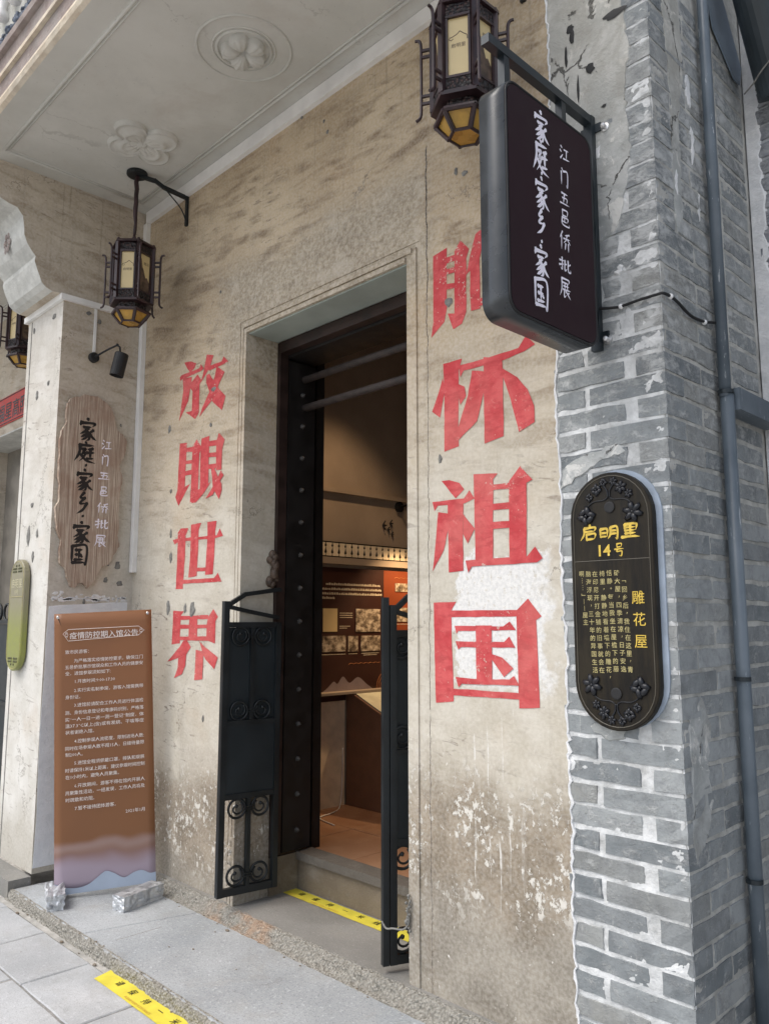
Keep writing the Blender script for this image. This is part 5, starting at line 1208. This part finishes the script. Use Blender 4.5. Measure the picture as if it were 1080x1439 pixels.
write(sg, 'small_brush_character', c7, [('江',394,520,434,585),('门',396,620,432,692),('五',394,722,434,778),('邑',396,798,434,868),('侨',393,896,439,976),('批',392,1010,440,1066),('展',394,1098,440,1182)], M['sign_white'], .0075, XF+.0040)
XB = -1.385
bm = bmesh.new(); bar(bm, (XB, -.612, 3.178), (XB, .004, 3.178), .030, .030); build('arm', bm, M['steel'], sg, bevel=.002)
bm = bmesh.new(); bar(bm, (XB, -.016, 2.325), (XB, -.016, 3.195), .034, .024, (0,1,0)); build('wall_rail', bm, M['steel'], sg, bevel=.002)
for yy in (-.52, -.20):
    bm = bmesh.new(); bar(bm, (XB, yy, 3.03), (XB, yy, 3.165), .026, .026, (0,1,0)); build('hanger', bm, M['steel'], sg)
for zz in (2.78, 2.45):
    bm = bmesh.new(); bar(bm, (XB, -.11, zz), (XB, -.02, zz), .026, .026); build('stay', bm, M['steel'], sg)
for (u, v) in ((849,178),(828,187),(853,477),(833,484)):
    c = onY(u, v, -.004); bm = bmesh.new(); lathe(bm, [(.016,0),(.016,.006),(.009,.008),(.009,.022),(.004,.026)], (c.x, .002, c.z), 12, (0,-1,0)); build('bolt', bm, M['screw'], sg, smooth=False)
for zz in (3.15, 2.375):
    bm = bmesh.new(); box(bm, -1.425, -1.345, -.008, .001, zz-.016, zz+.016); build('fixing_tab', bm, M['steel'], sg)
# cable of the sign
bm = bmesh.new()
tube(bm, curve_pts([Vector(p) for p in ((-1.385,-.02,2.475),(-1.34,-.012,2.468),(-1.296,-.006,2.463),(-1.23,-.006,2.466),(-1.165,-.006,2.466),(-1.146,0.0,2.467),(-1.143,.05,2.468),(-1.143,.10,2.462),(-1.143,.19,2.442),(-1.143,.29,2.448),(-1.135,.37,2.462))], 6), .0052, 8)
cbl = thing('sign_cable', 'thin black cable clipped round the pillar from sign to pipe', 'cable')
build('cable', bm, M['black'], cbl, smooth=True)
for p in ((-1.296,-.004,2.463),(-1.143,.045,2.468),(-1.143,.30,2.447)):
    bm = bmesh.new(); bmesh.ops.create_icosphere(bm, subdivisions=2, radius=.0095, matrix=Matrix.Translation(p)); build('clip', bm, M['clip'], cbl, smooth=True)

# ================================================================== PIPES ON THE PILLAR SIDE
dp = thing('downpipe', 'slate blue downpipe fixed to the side face of the brick pillar', 'pipe')
bm = bmesh.new(); tube(bm, [(-1.122, .392, 2.19), (-1.122, .392, 4.6)], .0205, 14); build('pipe', bm, M['pipe'], dp, smooth=True)
bm = bmesh.new(); tube(bm, [(-1.120, .398, -.1), (-1.120, .398, 2.20)], .0235, 14); build('lower_pipe', bm, M['pipe'], dp, smooth=True)
for zz in (2.2, 1.2, .55):
    bm = bmesh.new(); lathe(bm, [(.0275,0),(.0275,.014)], (-1.121, .394, zz), 16); build('collar', bm, M['steel'], dp)
bm = bmesh.new(); box(bm, -1.150, -1.085, .425, .824, 2.145, 2.225)
tag(build('cable_duct', bm, M['pipe'], bevel=.003), 'short horizontal slate blue duct joining the downpipe to the rear wall', 'duct')
bm = bmesh.new(); a, b = Vector((-1.03, .30, 4.45)), Vector((-.985, .74, 3.50)); tube(bm, [a, b], .078, 24); lathe(bm, [(.082,0),(.082,.03)], b, 24, (b-a))
tag(build('large_duct', bm, M['drum'], smooth=False), 'thick dark round duct slanting down at the top right', 'duct')
bm = bmesh.new(); prism(bm, [onX(u, v, -1.147) for u, v in ((985,-40),(1003,-40),(1040,98),(1038,120),(1030,112),(1000,40))], (.004, 0, 0)); fix_normals(bm)
tag(build('metal_flashing', bm, M['flash']), 'bent blue-grey flashing strip on the pillar side beside the thick duct', 'flashing')
bm = bmesh.new(); tube(bm, curve_pts([Vector((-1.10,.70,3.50)), Vector((-1.05,.66,3.50)), Vector((-.95,.62,3.55)), Vector((-.6,.6,3.75))], 6), .003, 6)
tag(build('loose_wire', bm, M['grey_dab'], smooth=True), 'thin grey wire drooping under the thick duct, top right', 'wire')

# ================================================================== PLAQUES
def stadium(cx, z0, z1, w, y, n=16):
    r = w/2; out = []
    for cz, a0 in ((z1-r, 0), (z0+r, PI)):
        for k in range(n+1): a = a0 + PI*k/n; out.append(Vector((cx + r*math.cos(a), y, cz + r*math.sin(a))))
    return out
pq = thing('number_plaque', 'tall dark plaque with gold characters and number 14 on the brick pillar', 'plaque')
cx, zb, ztp, wd = -1.353, 1.052, 1.893, .300
bm = bmesh.new(); prism(bm, [p + Vector((.012, 0, .002)) for p in stadium(cx, zb+.004, ztp+.008, wd+.014, -.004)], (0, .012, 0)); fix_normals(bm)
build('mounting_bed', bm, plain('blue_grey_bed', (.34,.40,.48), .7, var=.15), pq)
bm = bmesh.new(); prism(bm, stadium(cx, zb, ztp, wd, -.034), (0, .030, 0)); fix_normals(bm); build('slab', bm, M['plaque'], pq, bevel=.003)
YF = -.0345
bm = bmesh.new(); tube(bm, stadium(cx, zb+.012, ztp-.012, wd-.026, YF), .0016, 5, closed=True); tube(bm, [(cx-.138, YF, 1.600), (cx+.138, YF, 1.600)], .0013, 5); build('incised_border', bm, plain('border_line', (.09,.08,.06), .5), pq)
def arabesque(sz):
    """mirrored flower scrolls; sz=+1 for the top arch, -1 for the bottom"""
    bm = bmesh.new(); zc = ztp-.115 if sz > 0 else zb+.115
    for s in (-1, 1):
        P = [(0.004,.030),(.02,.022),(.055,.020),(.080,.005),(.095,-.02)]
        tube(bm, curve_pts([Vector((cx + s*a, YF-.001, zc + sz*b)) for a, b in P], 6), .0022, 5)
        tube(bm, curve_pts([Vector((cx + s*a, YF-.001, zc + sz*b)) for a, b in ((.003,.03),(.006,.055),(.025,.075),(.045,.060),(.035,.045))], 6), .003, 5)
        for (fx, fz, fr_) in ((.085, -.026, .029), (.045, .060, .018), (.018, .082, .013), (.072, .036, .013)):
            for k in range(6):
                a = k*PI/3 + fx*9
                bmesh.ops.create_icosphere(bm, subdivisions=1, radius=fr_*.60, matrix=Matrix.Translation((cx + s*(fx + fr_*.62*math.cos(a)), YF-.001, zc + sz*(fz + fr_*.62*math.sin(a)))) @ Matrix.Rotation(-a, 4, 'Y') @ Matrix.Diagonal((1.25,.6,.7,1)))
            bmesh.ops.create_icosphere(bm, subdivisions=1, radius=fr_*.25, matrix=Matrix.Translation((cx + s*fx, YF-.004, zc + sz*fz)))
    return bm
blk = plain('black_relief', (.006,.007,.011), .35)
build('flower_relief', arabesque(1), blk, pq, smooth=True); build('flower_relief', arabesque(-1), blk, pq, smooth=True)
for zz in (ztp-.118, zb+.118):
    bm = bmesh.new(); lathe(bm, [(.019,0),(.019,.003),(.015,.004)], (cx+.002, YF, zz), 18, (0,-1,0)); build('bolt_cover', bm, M['black'], pq)
def pl(u, v): return onY(780 + u/3.51, 640 + v/3.51, YF)
for i, (ch, a, b, c, d) in enumerate((('启',122,345,208,420),('明',218,350,308,412),('里',325,335,415,402),('号',290,432,338,497))):
    tl = pl((a+c)/2, b); bl = pl((a+c)/2, d); l = pl(a, (b+d)/2); r = pl(c, (b+d)/2)
    bm = bmesh.new(); brush(bm, ch, Vector((l.x, YF, tl.z)), Vector((r.x-l.x, 0, 0)), Vector((0, 0, bl.z-tl.z)), .0105 if i < 3 else .006, i)
    build('gold_title_character', bm, M['gold'], pq)
p14 = pl(215, 497); text('gold_number', '14', M['gold'], pq, p14 + Vector((0,-.001,0)), (1,0,0), (0,0,1), .052, 'LEFT', .02, width=.044)
its = []
for i, (ch, u, v) in enumerate((('雕', 408, 700), ('花', 415, 808), ('屋', 422, 918))):
    c = pl(u, v); its.append(text('g', ch, M['gold'], None, c + Vector((0,-.001,0)), (1,0,0), (0,0,1), .046, 'CENTER', .002, mid=True, res=3))
for t_ in its: t_.name = 'gold_side_character'; t_.parent = pq
cols = ['﹁回乡后，我住在这里，青', '砖大屋，四季清凉，日子安逸', '恬静。每当我坐在屋檐下的藤', '椅里，静静地看着墙下的雕花，', '在印尼开打金铺的旧事就会在', '脑海浮现，三十年的异国生活', '啊……』——屋主']
tops = [(338, 622), (302, 580), (265, 580), (230, 583), (195, 585), (162, 585), (130, 585)]
its = []
for ci, (s, (u, v)) in enumerate(zip(cols, tops)):
    step_ = 39.5 * (1.0 if ci < 6 else .86)
    for k, ch in enumerate(s):
        if ch in '，。': dx = 5
        else: dx = 0
        c = pl(u + k*2.9, v + k*step_); its.append(text('g', {'…':'︙', '—':'︱', '』':'﹂'}.get(ch, ch), M['gold'], None, c + Vector((dx*.0006,-.001,0)), (1,0,0), (0,0,1), .0205, 'CENTER', .008, mid=ch not in '，。', res=1))
join_text('gold_text', its, M['pale_gold'], pq, kind='stuff')

gp = thing('green_plaque', 'narrow yellow-green plaque with rounded ends on the pier front', 'plaque')
cxg = -5.085
bm = bmesh.new(); prism(bm, stadium(cxg, 1.10, 1.775, .235, -.572), (0, .035, 0)); fix_normals(bm); build('slab', bm, M['green_plaque'], gp, bevel=.004)
bm = bmesh.new(); tube(bm, stadium(cxg, 1.112, 1.763, .21, -.5725), .0015, 5, closed=True); tube(bm, [(cxg-.1, -.573, 1.545), (cxg+.1, -.573, 1.545)], .002, 5); build('incised_border', bm, M['pale_gold'], gp)
pg = plain('worn_plaque_print', (.50,.46,.30), .5)
text('title', '启明里', pg, gp, (cxg, -.5735, 1.605), (1,0,0), (0,0,1), .06, 'CENTER', .01); text('number', '13号', pg, gp, (cxg, -.5735, 1.56), (1,0,0), (0,0,1), .035, 'CENTER', .01)
bm = bmesh.new()
for sz, zc in ((1, 1.70), (-1, 1.175)):
    for s in (-1, 1):
        for k in range(7): bmesh.ops.create_icosphere(bm, subdivisions=1, radius=.010, matrix=Matrix.Translation((cxg + s*(.02 + .022*(k % 3)), -.573, zc + sz*(.018*(k//3)))) @ Matrix.Diagonal((1,.4,.8,1)))
build('flower_relief', bm, plain('olive_relief', (.10,.10,.045), .5), gp, smooth=True)

# ================================================================== NOTICE BANNER
bn = thing('notice_banner', 'brown vinyl notice banner with white Chinese text standing in the corner', 'banner')
BL = Vector((-4.390, -.535, -.045)); BR = Vector((-4.150, -.078, -.045)); E = (BR-BL).normalized(); wB = (BR-BL).length; hB = 1.485; NB = Vector((E.y, -E.x, 0)) * 1.0
UP = (Vector((0, 0, 1)) - NB*.03 - E*.054).normalized(); E = (E + Vector((0, 0, .054))).normalized()
bm = bmesh.new(); rows = []
for i in range(25):
    row = []
    for j in range(13):
        s, t = j/12, i/24; bow = .006*math.sin(PI*s)*math.sin(t*3) + .010*math.sin(t*2.3)*(s-.5)
        row.append(bm.verts.new(BL + E*wB*s + UP*hB*t + NB*bow + Vector((0,0,.012 if (i==0 and 0<j<12) else 0))))
    rows.append(row)
for a, b in zip(rows, rows[1:]):
    for j in range(12): bm.faces.new((a[j], a[j+1], b[j+1], b[j]))
ob = build('vinyl_sheet', bm, M['banner'], bn, smooth=True)
md = ob.modifiers.new('thick', 'SOLIDIFY'); md.thickness = .0015; md.offset = 0
def bp(u, v, lift=.0125):   # pixel of the close-up crop laid on the banner
    s = (u-82)/(562-82); t = 1 - (v - (90 - 26*s))/(1235 - (s*-30) if False else 1225)
    return BL + E*wB*s + UP*hB*t + NB*lift
LINES = [(135,262,'致市民游客：'),(178,300,'为严格落实疫情防控要求，确保江门'),(135,330,'五邑侨批展示馆观众和工作人员的健康安'),(135,358,'全，进馆参观须知如下:'),(178,392,'1.开放时间:9:00-17:30'),(178,432,'2.实行实名制参观，游客入馆需携带'),(135,463,'身份证。'),(178,497,'3.进馆前请配合工作人员进行体温检'),(135,532,'测、身份信息登记和粤康码识别，严格落'),(135,562,'实“一人一日一进一测一登记”制度，体'),(135,590,'温37.3°C以上(含)或有发烧、干咳等症'),(135,618,'状者谢绝入馆。'),(178,655,'4.控制参观人流密度，限制进场人数:'),(135,688,'同时在场参观人数不超15人，日接待量限'),(135,715,'制200人。'),(178,750,'5.进馆全程须佩戴口罩，排队和观展'),(135,783,'时请保持1米以上距离，建议参观时间控制'),(135,812,'在1小时内，避免人员聚集。'),(178,848,'6.开放期间，游客不得在馆内开展人'),(135,880,'员聚集性活动，一经发现，工作人员将及'),(135,910,'时疏散和劝阻。'),(178,945,'7.暂不接待团体游客。'),(420,968,'2021年1月')]
its = []
for u, v, s in LINES:
    full = len(s) >= 16 and s[-1] not in '。' and '9:00' not in s
    wid = (515-u)/480*wB if full else None
    its.append(text('l', s, M['banner_text'], None, bp(u, v+8), E, UP, .0232, 'LEFT', .002, width=wid, res=1))
join_text('body_text', its, M['banner_text'], bn, kind='stuff')
text('title_text', '疫情防控期入馆公告', M['banner_text'], bn, bp(325, 192), E, UP, .0405, 'CENTER', .004, width=.362, res=3)
bm = bmesh.new(); fr_ = [bp(u, v) for u, v in ((125,180),(150,160),(495,142),(525,160),(495,183),(150,212))]
fr2 = [bp(325,177), ]
tube(bm, fr_, .0014, 4, closed=True)
for sx, cc in ((1, bp(142,185)), (-1, bp(508,162))):
    torus(bm, cc, .008, .0012, E, UP, 12, 4); torus(bm, cc + UP*.010, .005, .0010, E, UP, 10, 4); torus(bm, cc - UP*.010, .005, .0010, E, UP, 10, 4)
build('title_frame', bm, M['banner_text'], bn)
bm = bmesh.new(); P = [(.0,.070),(.10,.045),(.22,.035),(.33,.045),(.42,.075),(.50,.100),(.58,.085),(.68,.055),(.78,.075),(.86,.080),(.94,.06),(1.0,.062)]
P = curve_pts([Vector((a, b, 0)) for a, b in P], 6); top = [BL + E*wB*p.x + UP*p.y + NB*.0095 for p in P]; bot = [BL + E*wB*p.x + UP*.008 + NB*.0095 for p in P]
tv = [bm.verts.new(p) for p in top]; bv = [bm.verts.new(p) for p in bot]
for i in range(len(P)-1): bm.faces.new((bv[i], bv[i+1], tv[i+1], tv[i]))
build('printed_wave', bm, M['banner_blue'], bn)
for q in (.04, .96):
    bm = bmesh.new(); lathe(bm, [(.009,0),(.009,.002),(.006,.005)], BL + E*wB*q + UP*(hB-.02) + NB*.010, 12, NB); build('grommet', bm, M['screw'], bn)
bm = bmesh.new(); top = BL + UP*hB
tube(bm, [BL + E*.02 - NB*.015, BL + E*.30 - NB*.03 + UP*.7, BL + E*(wB-.02) - NB*.006 + UP*(hB-.02)], .005, 6); tube(bm, [BL + E*.02 - NB*.015 + UP*.02, BL + E*.0 + NB*.07], .005, 6)
tube(bm, [BL + E*(wB-.02) + NB*.07, BL + E*(wB-.02) - NB*.015 + UP*.02], .005, 6); tube(bm, [BL + E*(wB-.02) - NB*.015, BL + E*.26 - NB*.024 + UP*.7, BL + E*.02 - NB*.006 + UP*(hB-.02)], .005, 6)
build('x_stand', bm, M['black'], bn)
# foil-wrapped bricks
def foil(label, p, q, w, h, seed, squash=0.0):
    rnd = random.Random(seed); p, q = Vector(p), Vector(q); d = q-p; L = d.length
    bm = bmesh.new(); bmesh.ops.create_cube(bm, size=1); bmesh.ops.subdivide_edges(bm, edges=bm.edges[:], cuts=7, use_grid_fill=True)
    from mathutils import noise
    for v in bm.verts:
        c = v.co.copy(); n1 = noise.noise(c*4 + Vector((seed, 0, 0))); n2 = noise.noise(c*11 + Vector((0, seed, 0)))
        am = .085 if c.y < -.1 or not squash else .085 + squash
        v.co = Vector((c.x*w*(1 + .12*(c.z*1.2)), c.y*L, (c.z+.5)*h)) + c.normalized()*(n1*am*.10 + n2*.004)
        v.co.z = max(v.co.z, 0.0)
    o = build('foil_wrapped_brick', bm, M['foil']); o.location = (p+q)/2; o.rotation_euler = (0, 0, math.atan2(d.y, d.x) - PI/2)
    return tag(o, label, 'banner weight', 'foil wrapped bricks weighing down the notice banner')
foil('silver foil wrapped brick holding down the left foot of the notice banner', (-4.215, -.600, -.055), (-4.44, -.515, -.055), .085, .075, 5, .12)
foil('silver foil wrapped brick holding down the right foot of the notice banner', (-3.990, -.375, -.055), (-4.055, -.120, -.055), .085, .075, 9)

bm = bmesh.new(); rnd = random.Random(31)
for k in range(46):
    x = rnd.uniform(-4.5, -1.8); y = rnd.choice((rnd.uniform(-.70, -.62), rnd.uniform(-.13, -.07), rnd.uniform(-.9, -.1))); zz = -.055 if y > -.64 else -.105
    r = rnd.uniform(.002, .006) if k > 5 else .010
    bmesh.ops.create_icosphere(bm, subdivisions=1, radius=r, matrix=Matrix.Translation((x, y, zz + r*.3)) @ Matrix.Diagonal((1.4, .9, .6, 1)))
tag(build('grit_crumbs', bm, M['threshold'], kind='stuff'), 'small crumbs of mortar and grit scattered on the paving', 'grit')
# ================================================================== TAPES
def tape(label, x0, x1, y0, y1, z, chars, sk=0.0):
    t = thing('floor_tape', label, 'tape', (0, 0, 0), 'yellow distance tapes on the ground')
    rnd = random.Random(int(x0*-10)); bm = bmesh.new(); n = 24; lo = []; hi = []
    for i in range(n+1):
        x = x0 + (x1-x0)*i/n; lo.append(Vector((x, y0 + rnd.uniform(-.0015,.0015), z+.0022))); hi.append(Vector((x + (sk if i == 0 else 0), y1 + rnd.uniform(-.0015,.0015), z+.0022)))
    a = [bm.verts.new(p) for p in lo]; b = [bm.verts.new(p) for p in hi]
    for i in range(n): bm.faces.new((a[i], a[i+1], b[i+1], b[i]))
    build('tape', bm, M['yellow'], t)
    its = []; s = '请保持一米线'; xx = x0 + chars
    while xx < x1 - .1:
        for ch in s:
            if xx < x1-.05: its.append(text('g', ch, M['ink'], None, (xx, (y0+y1)/2 + .010, z+.0030), (1,0,0), (0,1,0), .040, 'CENTER', .012, mid=True))
            xx += .112
        xx += .35
    for q_ in its: q_.name = 'printed_character'; q_.parent = t
    sm = text('small_print', 'PLEASE KEEP A DISTANCE', plain('orange_print', (.60,.30,.05), .5), t, (x0+chars+.12, y0+.010, z+.0030), (1,0,0), (0,1,0), .018)
    return t
tape('yellow distance tape on the street slabs at the bottom', -3.45, -1.3, -.745, -.652, -.105, .125, -.03)
tape('yellow distance tape on the porch sill in front of the threshold', -3.535, -2.33, .285, .372, 0.0, .13, -.01)
